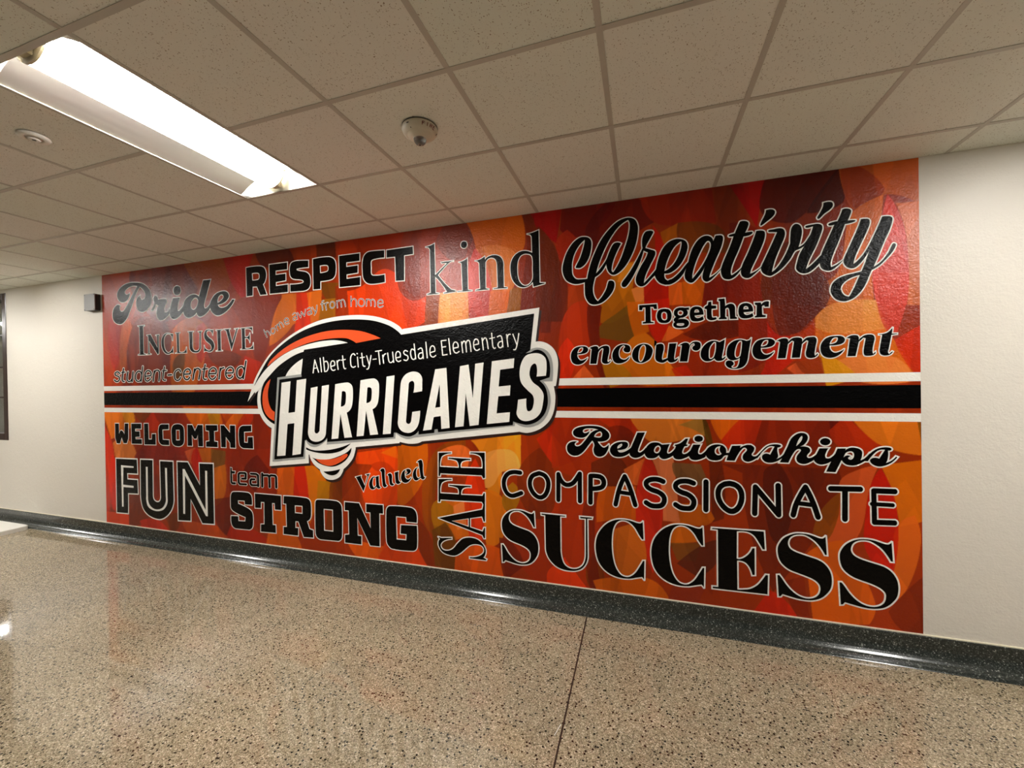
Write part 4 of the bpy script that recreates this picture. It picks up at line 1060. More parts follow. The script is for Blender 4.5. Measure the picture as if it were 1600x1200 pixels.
FACETS = """B175,60,30:-4,3047 537,3024 720,2689 518,2384 413,1831 135,1566 -51,1567
B110,32,20:582,3077 981,3064 1475,3025 1581,2757 1463,2603 1023,2383 654,2622 510,2851
B178,42,22:150,2435 234,2578 341,2394 368,2186 306,1981 224,1879 160,2015 132,2226
B200,90,45:338,2276 433,2477 538,2353 455,2123 415,1904 335,1832
B118,42,28:538,2353 713,2459 1064,2381 1176,2095 1130,1887 902,1722 628,1725 440,1977
B185,85,35:1182,2304 1458,2412 1681,2291 1636,1996 1595,1862 1435,1564 1161,1564 1132,1957
B178,45,25:1512,2273 1627,2348 1697,2209 1675,2076 1588,1930 1523,2000
B95,55,20:1193,1983 1352,2047 1328,1868 1246,1745 1168,1816
B105,40,25:1674,2035 1930,2052 2139,1979 1996,1866 1781,1911
B150,62,20:1358,2983 1882,3008 2019,2771 1945,2646 1689,2586 1506,2764
B165,28,12:1918,3005 2335,3010 2208,2702 2221,2507 2102,2607 1984,2787
B80,18,8:2334,2998 2694,3007 2817,2845 2447,2833
B120,38,24:2012,2496 2222,2571 2684,2535 2567,2368 2497,2145 2425,1919 2308,1897 2261,2079
B170,38,20:2174,1991 2292,1949 2392,1920 2322,1806 2252,1692 2097,1693
B205,100,35:2684,2548 2856,2534 2804,2279 2495,2069 2550,2344
B208,50,18:2841,2535 3010,2546 3018,2218 2802,2180 2822,2401
B208,100,40:2655,2552 2835,2553 2819,2272 2646,2190
B208,50,18:2825,2554 2953,2544 2985,2262 2828,2209
B212,100,40:2953,2544 3126,2560 3101,2286 2995,2262
B108,58,15:3117,2622 3312,2605 3291,2441 3161,2481
B152,88,22:3124,2469 3291,2471 3269,2276 3082,2287
B130,35,10:3275,2578 3546,2585 3507,2425 3381,2419 3269,2306
B225,65,25:3415,2297 3402,2523 3563,2554 3772,2681 3938,2607 4033,2457 4192,2416 4204,2219 3962,2148 3764,2246
B165,45,15:3285,3030 4011,3026 3992,2858 3603,2844 3299,2848
B78,24,8:3069,2996 3275,3001 3290,2834 3075,2857
B140,45,25:4011,3026 4312,3015 4229,2719 4192,2416 4032,2400 3920,2552
B112,40,25:4373,2979 4538,3012 4638,2864 4548,2699 4413,2700 4293,2851
B205,95,25:4553,3010 5019,3011 5055,2761 4986,2614 4928,2437 4760,2411 4664,2673 4624,2852
B212,112,55:4694,2764 4850,2762 4987,2678 4998,2560 4941,2396 4774,2397 4777,2569
B205,58,45:4575,2588 4637,2764 4707,2669 4775,2450 4757,2212 4583,2196
B225,130,70:4317,2434 4572,2427 4576,2197 4297,2172
B130,60,35:4192,2416 4324,2433 4289,2186 4171,2151
B215,95,35:4760,2411 4928,2411 4897,2230 4742,2200
B142,78,20:4928,2411 5023,2428 5007,2235 4897,2223
B110,30,10:5019,3024 5166,3016 5253,2788 5242,2057 5164,2061 5154,2238 5007,2235 5038,2505 5069,2760
B150,10,5:5086,3002 5257,3003 5253,2788 5163,2876
B150,14,5:5138,2998 5348,3005 5318,2843 5297,2724 5212,2800 5136,2885
B110,12,5:5348,3014 5744,3010 5636,2819 5437,2754 5327,2823
B165,38,10:5297,2734 5383,2816 5544,2578 5523,2398 5385,2364 5323,2582
B95,30,12:5156,2873 5241,2778 5305,2658 5322,2508 5298,2138 5125,2148
B105,30,10:5323,2601 5373,2448 5380,2318 5373,2134 5288,2139 5292,2371
B155,50,12:5381,2392 5514,2417 5528,2124 5373,2134
B90,10,5:5529,2833 5726,3003 5896,2969 5993,2790 5859,2720 5747,2610 5597,2554 5527,2670
B140,30,5:5904,2968 6358,2999 6385,2738 6201,2746 5993,2790
B165,80,15:6033,2716 6146,2765 6145,2668 6048,2628
B105,45,8:6146,2765 6385,2721 6458,2597 6457,2531 6199,2576 6144,2659
B175,30,8:5980,2774 6029,2699 6056,2610 6038,2457 6089,2332 6083,2195 5919,2206 5909,2364 5990,2531
B170,90,15:5701,2445 5907,2539 5846,2370 5869,2227 5714,2113 5617,2110
B200,105,40:5789,2521 5907,2518 5838,2406 5735,2397
B215,115,60:5833,2336 5917,2364 5919,2206 5869,2210
B195,80,35:6081,2349 6165,2359 6174,2205 6083,2203
B165,70,10:6165,2359 6312,2371 6295,2188 6171,2205
B110,20,5:6312,2346 6515,2410 6512,2214 6287,2180
B100,22,8:5522,2289 5628,2227 5608,2102 5519,2107
B120,25,5:6465,2723 6625,2670 6680,2534 6635,2345 6633,2168 6459,2180
B165,10,3:6454,2996 6692,3005 6647,2812 6625,2670 6547,2826
B85,12,5:6685,3007 7087,2992 6955,2798 6888,2722 6806,2678 6682,2726 6640,2813
B70,8,4:6901,2728 6956,2829 7074,2987 7104,2791 7033,2733
B185,80,30:7074,2987 7489,2995 7481,2691 7309,2783 7148,2716 7105,2806
B150,48,12:7081,2986 7188,2967 7304,2821 7242,2725 7148,2724 7105,2806
B200,92,38:7148,2709 7297,2784 7277,2586 7239,2365 7249,2124 6988,2142 6963,2238 7068,2352 7116,2637
B205,100,60:7357,2723 7487,2719 7482,2107 7406,2112 7409,2495
B200,52,42:7316,2785 7360,2701 7400,2555 7416,2347 7406,2112 7261,2123 7239,2365 7281,2615
B95,30,12:6722,2529 6859,2561 6977,2345 6962,2144 6828,2154 6633,2168 6665,2423
B125,28,8:6447,2379 6636,2361 6675,2084 6730,1953 6658,1795 6439,1718
B180,35,15:6675,2060 6737,1968 6813,1964 6879,1867 6811,1790 6699,1697 6621,1698 6665,1794
B100,28,15:6713,2370 6977,2345 7021,2186 6881,2008 6826,1964 6744,1960 6710,2114
B225,130,65:6942,2067 7034,2146 7255,2153 7315,1969 7045,1957 6941,2005
B205,95,35:6938,2009 7045,1961 7296,1978 7350,1893 7443,1698 7145,1689 7063,1790 6959,1864
B218,115,60:7057,1791 7325,1812 7443,1661 7138,1666
B215,135,40:6959,1833 7044,1806 7170,1681 6997,1629
B170,50,20:6894,2000 6942,2067 6943,1833 6879,1796 6811,1798 6806,1965
B200,55,40:7244,2319 7416,2303 7406,2142 7357,1952 7302,1970 7255,2153
B190,45,20:7344,1908 7481,1997 7478,1697 7438,1706 7373,1818
B205,80,45:6783,1751 6838,1789 6911,1717 6851,1686
B150,50,20:6831,1790 6972,1817 6991,1692 6905,1693
B170,45,15:5310,1690 5315,2062 5393,2243 5521,2279 5535,1978 5469,1779 5328,1634
B200,45,20:5299,1895 5371,2013 5425,1918 5404,1744 5309,1653
B210,85,45:5403,1707 5492,1806 5585,1686 5421,1661
B108,68,24:5608,2083 5732,2174 5836,2247 5917,1996 5916,1935 5607,2002
B205,100,35:5815,1974 5917,2031 5999,1949 6110,1798 6188,1677 5828,1665 5719,1809
B200,90,30:5802,2249 5920,2241 5950,2029 5850,1999 5817,2124
B170,100,30:5622,1803 5736,1817 5845,1682 5655,1631
B105,25,10:5521,2234 5611,2263 5622,1830 5681,1631 5637,1631 5535,1978
B190,35,15:5920,2241 6084,2254 6065,2023 6007,1948 5950,2047
B205,85,40:6031,1956 6081,2065 6176,2017 6080,1962
B150,40,12:6072,1937 6285,1978 6510,1976 6506,1655 6327,1658 6109,1764
B90,22,6:6168,2001 6408,2105 6511,2115 6510,1967 6292,1953
B185,40,25:6093,1764 6189,1787 6281,1642 6172,1660
B215,105,40:-12,1436 482,1466 556,1280 312,1168 146,1110 68,1286
B215,125,40:321,1451 531,1453 557,1320 416,1251
B115,45,15:502,1452 851,1454 752,1323 635,1321
B175,42,25:673,1282 850,1441 962,1390 920,1235 748,1218
B130,33,15:851,1454 1309,1457 1428,1295 1124,1277 941,1313
B190,85,20:1310,1482 1823,1472 1868,1315 1617,1274 1445,1296
B160,100,15:1639,1459 1839,1460 1819,1302 1702,1288
B170,60,10:1823,1460 2082,1461 1917,1316
B205,90,35:1901,1303 2081,1449 2223,1450 2045,1270 1948,1244
B185,45,15:2192,1450 2315,1451 2171,1261 2028,1234
B120,30,8:2269,1451 2390,1405 2492,1256 2485,944 2287,911 2279,1228
B195,48,32:25,1271 165,1069 202,907 99,287 32,144 3,555
B205,40,20:90,670 161,947 220,840 204,295 133,344
B210,112,58:176,1070 352,1129 490,1079 570,949 525,907 212,908
B125,30,24:525,921 705,1060 896,1066 1334,1055 1383,931 1187,910 927,847 623,885
B190,75,45:1324,1017 1474,1060 1452,872 1374,918
B185,32,10:1438,1021 1509,1061 1590,915 1534,727 1417,895
B190,90,35:1517,1049 1704,1067 1700,908 1573,915
B110,65,25:1696,1055 1902,1038 1881,868 1740,836 1709,921
B180,85,30:1733,861 1891,905 1902,724 1866,576 1747,470
B130,32,8:1903,1062 2503,1083 2484,921 2631,882 2611,664 1948,618 1922,846
B95,18,6:2162,905 2320,1018 2468,874 2281,653 2127,761
B200,80,30:2587,903 2762,934 2755,639 2567,649
B205,60,35:-6,278 224,283 447,275 441,100 -10,140
B108,34,20:413,500 612,541 646,358 797,239 422,125
B130,34,22:700,862 891,897 918,509 822,450 811,737
B182,40,28:603,222 873,259 1056,159 716,100
B110,40,10:1005,309 1244,380 1203,199 1092,137
B178,62,15:1260,305 1557,282 1726,285 1921,170 1379,140
B100,22,8:1716,541 1964,583 1989,321 1905,180 1760,300
B168,36,10:1888,178 1957,306 2241,285 2481,168 2113,165
B198,80,22:2499,298 2747,287 2744,162 2451,165
B128,34,10:2249,603 2490,528 2332,258 2259,392
B150,45,12:2422,624 3320,665 4079,659 4094,234 2471,164
B205,85,35:2562,898 2781,931 2746,646 2556,633
B197,40,10:2774,931 2894,948 2940,838 2936,626 2753,635
B205,85,30:2495,536 2642,548 2808,244 2848,147 2411,157
B200,100,25:2894,937 3059,922 3138,806 3024,577 2937,392 2930,704
B165,100,20:3043,811 3218,810 3201,635 3025,622
B112,45,10:3192,809 3311,859 3314,372 3114,342 3161,632
B140,45,10:3353,980 3481,954 3553,767 3526,658 3320,622 3350,829
B215,65,15:3458,1081 3890,1149 3908,841 3869,642 3575,620 3527,744 3645,983 3469,985
B222,92,35:3721,1091 3879,1159 3900,1047
B180,50,15:3620,982 3756,1014 3862,942 3681,932
B180,80,10:3897,1170 4180,1209 4141,885 3928,637 3881,664
B128,56,8:4141,885 4269,1142 4530,1229 4528,1122 4311,1014 4255,413 4145,502 4121,743
B142,42,8:2851,271 3260,280 3150,126 2876,150
B205,80,20:3339,320 3618,285 3753,279 3665,132 3477,142
B203,60,15:3729,265 3867,580 3973,569 4095,265 4206,137 4000,121 3652,131
B112,35,5:4066,556 4189,426 4273,135 4183,134 4073,333
B150,90,10:4232,671 4305,726 4289,416 4224,510
B150,40,12:4931,558 5245,927 5605,839 5610,119 5256,113 4975,260
B205,95,35:4257,669 4422,755 4555,789 4549,450 4416,400
B165,95,15:4215,666 4300,734 4421,670 4364,505 4226,505
B95,50,8:4212,466 4337,540 4429,389 4425,144 4234,169
B215,110,60:4407,681 4528,739 4531,521 4444,488
B212,92,45:4279,1117 4470,1185 4574,1140 4532,933 4358,923
B225,125,45:4576,1224 4997,1283 4993,1005 4839,985 4811,783 4711,847 4664,1108
B232,145,75:4677,1108 4817,1161 4940,1142 4989,1016 4839,985 4762,874 4692,846
B205,50,12:4508,737 4538,933 4612,1081 4687,894 4703,704 4680,487 4613,324 4549,450
B215,108,35:4692,834 4811,807 4866,693 4831,454 4703,370 4681,535
B150,90,15:4924,908 4984,819 4933,687 4859,681 4836,785
B110,34,8:4981,1016 5144,1184 5247,1040 5254,747 5171,649 5077,641 4972,818
B178,40,20:5122,1252 5298,1403 5264,1041 5179,1151
B203,76,15:4411,142 4428,328 4704,394 4817,370 4863,128
B108,26,5:4806,464 4929,418 5011,264 4850,127 4815,264
B203,50,15:5270,296 5328,370 5394,266 5513,138 5233,132
B105,40,5:5482,277 5561,441 5612,294 5610,119 5535,130
B160,44,10:5307,1268 5431,1316 5609,1134 5606,927 5292,1009
B155,40,12:5273,1438 5650,1441 5612,1329 5422,1109 5240,1036 5244,1282
B180,45,20:5565,1441 5805,1443 5920,1323 5838,1273 5649,1367
B120,30,10:5649,1342 5757,1363 5844,1297 5778,1173 5672,1281
B215,112,48:5794,1455 6275,1459 6305,1309 6143,1269 6010,1242 5919,1275
B150,100,45:6133,1375 6285,1436 6335,1240 6273,1320
B75,45,8:6280,1448 6321,1379 6351,1218 6309,1228
B200,85,30:6322,1460 6583,1462 6461,1347 6398,1277 6358,1345
B183,42,8:6398,1277 6533,1439 6582,1439 6579,1147 6459,1210
B100,32,15:5535,1089 5695,1170 5800,1039 5775,928 5619,918 5546,989
B212,92,45:5765,1050 5917,1142 5869,946 5811,954
B215,110,70:5952,1144 6098,1150 6136,702 6025,704 6006,978
B192,40,30:5918,1154 5968,1096 6022,907 6020,704 5953,324 5886,510 5842,700 5857,945
B110,70,40:6092,1114 6270,1110 6332,951 6247,969 6118,1009
B95,28,12:6319,1194 6397,1151 6408,750 6340,721
B190,78,25:5570,915 5845,932 5842,688 5772,694 5566,651
B190,85,30:6116,819 6278,831 6351,745 6287,693 6136,702
B105,25,5:5474,770 5588,891 5553,600 5596,153 5521,130 5470,465
B192,90,35:5687,612 5842,676 5908,391 5778,265 5684,364
B205,95,30:6059,683 6180,695 6286,588 6068,541
B118,62,25:6068,553 6275,575 6230,442 6111,439
B85,28,15:6111,415 6275,563 6380,609 6358,445 6240,337
B190,82,15:5535,220 5742,272 5952,276 6063,147 5571,124
B205,55,15:5202,254 5347,336 5484,163 5200,123
B132,40,25:6052,157 6087,294 6292,274 6249,163
B135,34,5:6594,1459 7028,1463 7027,1355 6903,1218 6581,1232
B185,45,5:6422,1291 6583,1459 6649,1447 6592,1245
B105,20,5:7003,1451 7108,1440 7017,1355
B178,45,8:7007,1355 7098,1452 7242,1301 7346,1258 7174,1217 7056,1260
B210,105,40:7108,1464 7494,1467 7492,1218 7345,1241 7233,1301
B105,28,5:6386,1122 7055,1117 7063,914 6950,711 6876,582 6692,298 6563,674 6523,1064
B78,18,4:6645,1071 6733,1138 6811,920 6738,591 6674,684
B198,78,42:7064,1045 7154,1116 7260,1150 7211,995 7170,756 7090,630 6959,615 7053,889
B130,60,8:6940,807 7063,974 7021,718 6918,599
B200,95,30:7269,1151 7491,1195 7488,832 7360,786 7325,991
B195,80,15:6871,557 7071,675 7233,317 7203,171 6903,121 6869,385
B195,85,35:7342,784 7434,861 7460,693 7394,421 7300,303 7331,609
B182,30,8:7185,781 7216,1019 7269,1133 7329,991 7353,797 7345,611 7311,444 7193,617
B115,30,5:6725,365 6885,436 6913,122 6840,122
B178,35,5:6569,141 6670,308 6767,247 6850,100 6602,96
B110,30,8:7300,268 7413,435 7486,513 7483,126 7364,163
B110,60,10:7444,1455 7493,1456 7491,1116"""

MU0, MU1, MV0, MV1 = -5.861, 1.567, 0.159, H - 0.0005
mural = empty('wall_mural', ((MU0 + MU1) / 2, WY, MV0))
tag(mural, 'wide orange and red school spirit mural with black words and a central logo', 'mural')

# background print: overlapping translucent leaves, printed as colour on one fine sheet
NX, NY = 1280, 600
# columns are spaced evenly as seen along the wall from the middle of the corridor
sx = np.linspace(math.atan2(MU0 - 0.4, 3.0), math.atan2(MU1 - 0.4, 3.0), NX)
us = np.tan(sx) * 3.0 + 0.4
us[0], us[-1] = MU0, MU1
vsr = np.linspace(MV0, MV1, NY)
U, V = np.meshgrid(us, vsr)
def L3(c):
    return np.array(lin(c))
IMG = np.zeros((NY, NX, 3))
IMG[:] = L3((140, 42, 12))
PRINT_GAIN = 1.17


def facet_corners(pts):
    """a facet keeps gentle bends as arcs and turns sharp ones into points"""
    out = []
    n = len(pts)
    for i in range(n):
        p, q, r = pts[i - 1], pts[i], pts[(i + 1) % n]
        a1, a2 = math.atan2(q[1] - p[1], q[0] - p[0]), math.atan2(r[1] - q[1], r[0] - q[0])
        t = abs((a2 - a1 + math.pi) % (2 * math.pi) - math.pi)
        out.append((q[0], q[1], t > 1.05))
    return out


for ln in FACETS.split('\n'):
    head, _, p = ln[1:].partition(':')
    c = L3(tuple(int(x) for x in head.split(',')))
    lp = curve(facet_corners(parse_pts(p)), True, 6)
    a = np.array(lp)
    i0, i1 = np.searchsorted(us, [a[:, 0].min(), a[:, 0].max()])
    j0_, j1_ = np.searchsorted(vsr, [a[:, 1].min(), a[:, 1].max()])
    if i1 <= i0 or j1_ <= j0_:
        continue
    uu, vv = U[j0_:j1_, i0:i1].ravel(), V[j0_:j1_, i0:i1].ravel()
    cu, cv_ = 0.25 * np.gradient(us)[i0:i1][None, :] + np.zeros((j1_ - j0_, 1)), 0.25 * (vsr[1] - vsr[0])
    cov = sum((winding(uu + sx_ * cu.ravel(), vv + sy_ * cv_, [lp]) != 0) for sx_ in (-1, 1) for sy_ in (-1, 1)) / 4.0
    al = 0.88 * cov.reshape(j1_ - j0_, i1 - i0)[..., None]
    # leaves fade a little from tip to tip, as printed
    g = np.clip(0.94 + 0.12 * (V[j0_:j1_, i0:i1] - a[:, 1].min()) / (np.ptp(a[:, 1]) + 1e-6), 0.9, 1.1)
    sub = IMG[j0_:j1_, i0:i1]
    sub[:] = sub * (1 - al) + (c[None, None, :] * g[..., None]) * al
# narrow vertical folds: fine darker and lighter slivers crossing the leaves
rng = np.random.RandomState(3)
for k in range(170):
    cx, cv = rng.uniform(MU0, MU1), rng.uniform(MV0, MV1)
    hw, hh = rng.uniform(0.06, 0.22), rng.uniform(0.35, 0.9)
    ang = rng.uniform(-0.22, 0.22)
    du, dv = U - cx, V - cv
    a_, b_ = du * math.cos(ang) - dv * math.sin(ang), du * math.sin(ang) + dv * math.cos(ang)
    m_ = np.clip((hw * (1 - np.abs(b_ / hh) ** 1.9) - np.abs(a_)) / 0.008 + 0.5, 0, 1)
    f_ = rng.choice([0.84, 0.9, 1.1, 1.18])
    IMG *= (1 + (f_ - 1) * m_)[..., None]
lum = IMG @ np.array([0.3, 0.6, 0.1])
IMG = np.clip((lum[..., None] + (IMG - lum[..., None]) * 1.06) * PRINT_GAIN * np.array([1.0, 1.12, 1.0]), 0.001, 0.9)
me = bpy.data.meshes.new('background_print')
nv = NX * NY
co = np.zeros((nv, 3), 'f')
co[:, 0] = U.ravel(); co[:, 1] = WY - 0.0006; co[:, 2] = V.ravel()
me.vertices.add(nv)
me.vertices.foreach_set('co', co.ravel())
ii, jj = np.meshgrid(np.arange(NX - 1), np.arange(NY - 1))
a = (jj * NX + ii).ravel()
q = np.stack([a, a + 1, a + NX + 1, a + NX], 1).astype('i')
nf = len(q)
me.loops.add(nf * 4)
me.loops.foreach_set('vertex_index', q.ravel())
me.polygons.add(nf)
me.polygons.foreach_set('loop_start', np.arange(nf, dtype='i') * 4)
me.update(calc_edges=True)
at = me.color_attributes.new('print', 'FLOAT_COLOR', 'POINT')
cc = np.ones((nv, 4), 'f')
cc[:, :3] = IMG.reshape(-1, 3)
at.data.foreach_set('color', cc.ravel())
me.materials.append(M_PRINT)
bgo = bpy.data.objects.new('background_print', me)
COL.objects.link(bgo)
inner(bgo, mural)
tag(bgo, 'overlapping translucent red, orange and brown leaf shapes')

for z0, z1, m, lab in ((1.658, 1.711, M_INK, 'upper white stripe'), (1.497, 1.636, M_BLACK, 'broad black stripe'), (1.417, 1.467, M_INK, 'lower white stripe')):
    f = Flat()
    f.ngon([(MU0, z0), (MU1, z0), (MU1, z1), (MU0, z1)], 0.0009)
    tag(f.build('stripe', m, mural), lab)

for name, lab, off, text in WORDS:
    F, O, I = draw(text, off * 0.92 / 1000, 0.0006 + 2 * LAY)
    wo = F.build('lettering', M_BLACK, mural)
    tag(wo, lab)
    for X, nm, m in ((O, 'outline', M_INK), (I, 'inline', M_INK)):
        if X.f:
            o = X.build(nm, m, mural)
            o.parent = wo
            o.matrix_parent_inverse = Matrix.Identity(4)
            tag(o, 'thin white outline' if nm == 'outline' else 'white inline stroke')

# central logo, printed in layers
lg, _, _ = draw(LOGO['silhouette'], 0, 0.0006 + 2 * LAY)
logo = tag(lg.build('logo', M_INK, mural), 'school logo of a swirling storm behind black panel and big white HURRICANES')


def layer(key, m, dep, nm, lab, shift=None, off=0):
    F, _, _ = draw(LOGO[key], off, 0.0006 + dep * LAY)
    if shift:
        F.v = [(x + shift[0], y, z + shift[1]) for x, y, z in F.v]
    o = F.build(nm, m, mural)
    o.parent = logo
    o.matrix_parent_inverse = Matrix.Identity(4)
    tag(o, lab)
    return o


layer('silhouette', M_SHADE, 1.2, 'drop_shadow', 'dark printed drop shadow', (0.016, -0.021))
layer('black', M_BLACK, 3, 'panel', 'black panel and storm swirl')
layer('gray', M_GRAY, 4, 'gray_edge', 'gray edge around the team name')
layer('black_block', M_BLACK, 5, 'name_block', 'black block behind the team name')
SW, OR = LOGO['swoosh'].split('\n'), LOGO['orange'].split('\n')
for key, part, m, nm, lab in (('a', SW[0], M_INK, 'swoosh', 'long white storm swoosh'), ('b', SW[1], M_INK, 'swoosh', 'small white wedge'),
                              ('c', OR[0], M_ORANGE, 'crescent', 'large orange storm crescent'), ('d', OR[1], M_ORANGE, 'crescent', 'small orange crescent at left'),
                              ('e', OR[2], M_ORANGE, 'crescent', 'small orange crescent at the bottom')):
    LOGO[key] = part
    layer(key, m, 6, nm, lab)
layer('letters', M_INK, 6, 'team_name', 'big white slanted letters reading HURRICANES')
layer('school', M_INK, 6, 'school_name', 'thin white line reading Albert City-Truesdale Elementary')

# ------------------------------------------------------------ window at the far left
M_WOOD = mat('dark_frame', (52, 34, 26), 0.28, 0.5, var=0.15, vscale=20)
M_GLASS = mat('glass', (235, 240, 238), 0.03, 0.5)
gb = M_GLASS.node_tree.nodes['Principled BSDF']
gb.inputs['Transmission Weight'].default_value = 1.0
gb.inputs['IOR'].default_value = 1.45
win = empty('window_1', ((WX0 + WX1) / 2, WY, WZ0))
tag(win, kind='structure')
fw = 0.085
for x0, x1, z0, z1 in ((WX0, WX0 + fw, WZ0, WZ1), (WX1 - fw, WX1, WZ0, WZ1), (WX0 + fw, WX1 - fw, WZ0, WZ0 + fw), (WX0 + fw, WX1 - fw, WZ1 - fw, WZ1)):
    inner(MB().bevbox(x0, x1, WY - 0.006, WY + 0.12, z0, z1, 0.004).build('window_frame', M_WOOD), win)
for z in (1.59, 1.984, 2.40):
    inner(MB().bevbox(WX0 + fw, WX1 - fw, WY + 0.035, WY + 0.065, z - 0.011, z + 0.011, 0.002).build('muntin', M_WOOD), win)
zz = [WZ0 + fw, 1.579, 1.601, 1.973, 1.995, 2.389, 2.411, WZ1 - fw]
for a_, b_ in zip(zz[::2], zz[1::2]):
    inner(MB().box(WX0 + fw, WX1 - fw, WY + 0.047, WY + 0.053, a_, b_).build('glass_pane', M_GLASS), win)
inner(MB().box(WX0 + 0.002, WX1 - 0.002, WY + 0.13, WY + 0.14, WZ0 + 0.002, WZ1 - 0.002).build('blind', mat('blind', (170, 162, 150), 0.6), ), win)

# ------------------------------------------------------------ small dark box on the wall by the mural's left edge
bx = empty('wall_speaker', (-5.982, WY, 2.67))
tag(bx, 'small dark gray square box on the cream wall at the mural\'s left edge', 'speaker')
M_BOX = mat('gray_metal_box', (150, 148, 145), 0.45, 0.5)
M_BOXS = mat('dark_side', (26, 22, 22), 0.5)
inner(MB().bevbox(-6.072, -5.888, 2.988, WY - 0.001, 2.577, 2.762, 0.004).build('body', M_BOXS), bx)
inner(MB().bevbox(-6.075, -5.886, 2.980, 2.989, 2.574, 2.765, 0.003).build('front_cover', M_BOX), bx)
for x, z in ((-6.062, 2.752), (-5.899, 2.752), (-6.062, 2.587), (-5.899, 2.587)):
    s_ = MB()
    K = 10
    s_.v = [(x + 0.005 * math.cos(2 * math.pi * k / K), 2.9785, z + 0.005 * math.sin(2 * math.pi * k / K)) for k in range(K)] + \
           [(x + 0.005 * math.cos(2 * math.pi * k / K), 2.981, z + 0.005 * math.sin(2 * math.pi * k / K)) for k in range(K)]
    s_.f = [tuple(range(K))] + [(k, K + k, K + (k + 1) % K, (k + 1) % K) for k in range(K)]
    inner(s_.build('screw', M_BOXS), bx)

# ------------------------------------------------------------ fire alarm strobe on the ceiling
M_PLAS = mat('alarm_plastic', (214, 204, 182), 0.4, 0.45)
M_RED = mat('red_print', (120, 26, 18), 0.5)
M_DARK = mat('dark_slot', (40, 26, 22), 0.6)
fx, fy, fz = -1.052, 1.835, H
al = empty('fire_alarm_strobe', (fx, fy, fz))
tag(al, 'round off-white ceiling fire alarm with clear strobe dome and red FIRE lettering', 'fire alarm')
R0 = 0.087


def rad(d):
    return 0
aprof = [(0.085, 0.0), (0.088, 0.004), (0.0885, 0.014), (0.085, 0.023), (0.078, 0.032), (0.068, 0.039), (0.0655, 0.040), (0.063, 0.040), (0.056, 0.047), (0.046, 0.053), (0.036, 0.056), (0.032, 0.057)]
inner(MB().lathe([(0.0885, 0.0), (0.0885, 0.002), (0.05, 0.002)], fx, fy, fz, 48).build('mounting_ring', M_DARK), al)
body = inner(MB().lathe(aprof, fx, fy, fz, 48).build('body', M_PLAS, smooth=True), al)
gp = mat('strobe_glass', (246, 244, 238), 0.04, 0.8)
g2 = gp.node_tree.nodes['Principled BSDF']
g2.inputs['Transmission Weight'].default_value = 0.9
g2.inputs['IOR'].default_value = 1.3
dome = [(0.031, 0.056)]
for k in range(1, 9):
    a_ = math.pi / 2 * k / 9
    dome.append((0.0305 * math.cos(a_) + 0.001, 0.060 + 0.026 * math.sin(a_)))
dprof = [(0.0315, 0.056), (0.0315, 0.060)] + dome[1:]
dm = inner(MB().lathe(dprof, fx, fy, fz, 28).build('strobe_dome', gp, smooth=True), al)
chrome = mat('reflector', (240, 236, 228), 0.25, metal=0.6)
rf = MB().lathe([(0.028, 0.0575), (0.026, 0.060), (0.014, 0.061), (0.009, 0.064), (0.008, 0.076), (0.004, 0.078)], fx, fy, fz, 12).build('reflector', chrome)
rf.parent = dm
rf.matrix_parent_inverse = Matrix.Translation((-fx, -fy, -fz))


def on_cone(az, s):
    """point on the alarm body; s runs down the sloping rim, az around it"""
    d0, d1 = (0.0890, 0.0125), (0.0690, 0.0380)
    r = d0[0] + (d1[0] - d0[0]) * s
    d_ = d0[1] + (d1[1] - d0[1]) * s
    r += 0.0014 + 0.0044 * math.sin(math.pi * min(s, 1))
    d_ += 0.001
    return Vector((fx + r * math.cos(az), fy + r * math.sin(az), fz - d_))


STR = {'F': [(0, 0, 0, 1), (0, 0, .6, 0), (0, .48, .5, .48)], 'I': [(.3, 0, .3, 1)],
       'R': [(0, 0, 0, 1), (0, 0, .5, 0), (.5, 0, .55, .25), (.55, .25, .5, .5), (.5, .5, 0, .5), (.3, .5, .6, 1)],
       'E': [(0, 0, 0, 1), (0, 0, .6, 0), (0, .5, .5, .5), (0, 1, .6, 1)]}
vv, ff = [], []
for i, ch in enumerate('FIRE'):
    for x0, y0, x1, y1 in STR[ch]:
        L = math.hypot(x1 - x0, y1 - y0) or 1
        nx, ny = -(y1 - y0) / L * 0.09, (x1 - x0) / L * 0.09
        k0 = len(vv)
        for px_, py_ in ((x0 + nx, y0 + ny), (x1 + nx, y1 + ny), (x1 - nx, y1 - ny), (x0 - nx, y0 - ny)):
            # reads from left to right as seen from below, tops of the letters towards the ceiling
            az = math.radians(-52) + math.radians(13.5) * (i + px_ * 0.95)
            vv.append(tuple(on_cone(az, 0.12 + 0.52 * py_)))
        ff.append((k0, k0 + 1, k0 + 2, k0 + 3))
wt = inner(link('fire_lettering', vv, ff, M_RED), al)
tag(wt, 'small red letters reading FIRE')
for az, s0, s1, wd in ((-101, 0.12, 0.28, 9), (-96, 0.82, 0.98, 3), (-172, 0.3, 0.6, 6), (24, 0.45, 0.75, 5)):
    vv = []
    for da, ss in ((-wd / 2, s0), (wd / 2, s0), (wd / 2, s1), (-wd / 2, s1)):
        vv.append(tuple(on_cone(math.radians(az + da), ss)))
    inner(link('slot', vv, [(0, 1, 2, 3)], M_DARK), al)

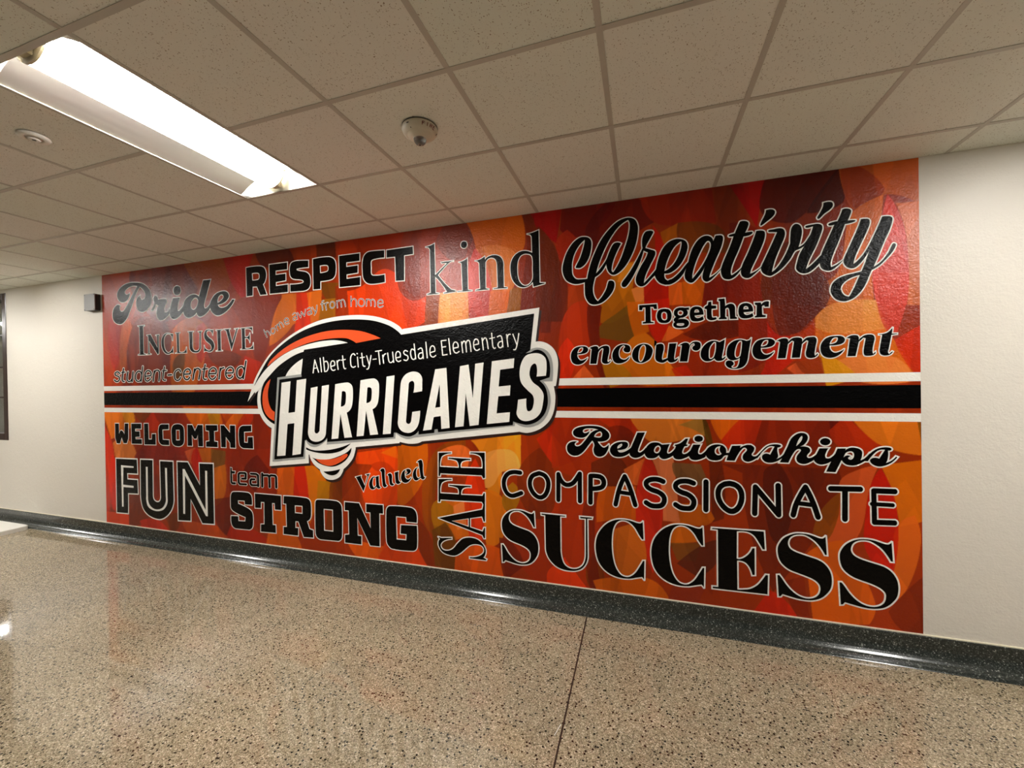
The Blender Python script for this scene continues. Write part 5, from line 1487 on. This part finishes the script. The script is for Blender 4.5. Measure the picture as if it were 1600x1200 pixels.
# ------------------------------------------------------------ sprinkler plate on the ceiling
sp = empty('ceiling_sprinkler', (-2.934, 1.257, H))
tag(sp, 'small round white sprinkler plate on the ceiling tile left of the light', 'sprinkler')
M_SPR = mat('sprinkler_enamel', (226, 220, 208), 0.35, 0.5)
inner(MB().lathe([(0.060, 0.0), (0.061, 0.004), (0.057, 0.010), (0.040, 0.014), (0.034, 0.012), (0.032, 0.009)], -2.934, 1.257, H, 36).build('escutcheon', M_SPR, smooth=True), sp)
inner(MB().lathe([(0.024, 0.009), (0.024, 0.015), (0.021, 0.018), (0.008, 0.018)], -2.934, 1.257, H, 24).build('cap', M_SPR, smooth=True), sp)

# ------------------------------------------------------------ white board lying by the base at the far left
M_BRD = mat('white_board', (240, 236, 228), 0.4, 0.5)
v, f = [], []
x1, y1, r_ = -7.085, 2.928, 0.05
out = [(-8.6, 2.2), (x1, 2.2)]
for k in range(0, 7):
    a_ = math.pi / 2 * k / 6
    out.append((x1 - r_ + r_ * math.cos(a_), y1 - r_ + r_ * math.sin(a_)))
out.append((-8.6, y1))
n = len(out)
for z, ins in ((0.0, 0), (0.044, 0), (0.050, 0.006)):
    v += [(x - ins if x > -8 else x, y - ins if y > 2.5 else y, z) for x, y in out]
for r in range(2):
    for k in range(n):
        a_, b_ = r * n + k, r * n + (k + 1) % n
        f.append((a_, b_, b_ + n, a_ + n))
f += [tuple(range(2 * n, 3 * n)), tuple(range(n - 1, -1, -1))]
bo = link('white_platform', v, f, M_BRD)
tag(bo, 'low white slab with a rounded corner on the floor against the dark base, far left', 'platform')

# ------------------------------------------------------------ scrap of tape on the floor by the divider strip
v = [(-0.4235, 1.905, 0.0004), (-0.4205, 1.905, 0.0004), (-0.4035, 1.975, 0.0004), (-0.4065, 1.977, 0.0004),
     (-0.4235, 1.905, 0.0012), (-0.4205, 1.905, 0.0018), (-0.4035, 1.975, 0.0016), (-0.4065, 1.977, 0.0012)]
tp = link('tape_scrap', v, [(0, 3, 2, 1), (4, 5, 6, 7), (0, 1, 5, 4), (1, 2, 6, 5), (2, 3, 7, 6), (3, 0, 4, 7)], mat('tape', (235, 232, 225), 0.4))
tag(tp, 'tiny white sliver of tape on the terrazzo beside the dark divider strip', 'tape')
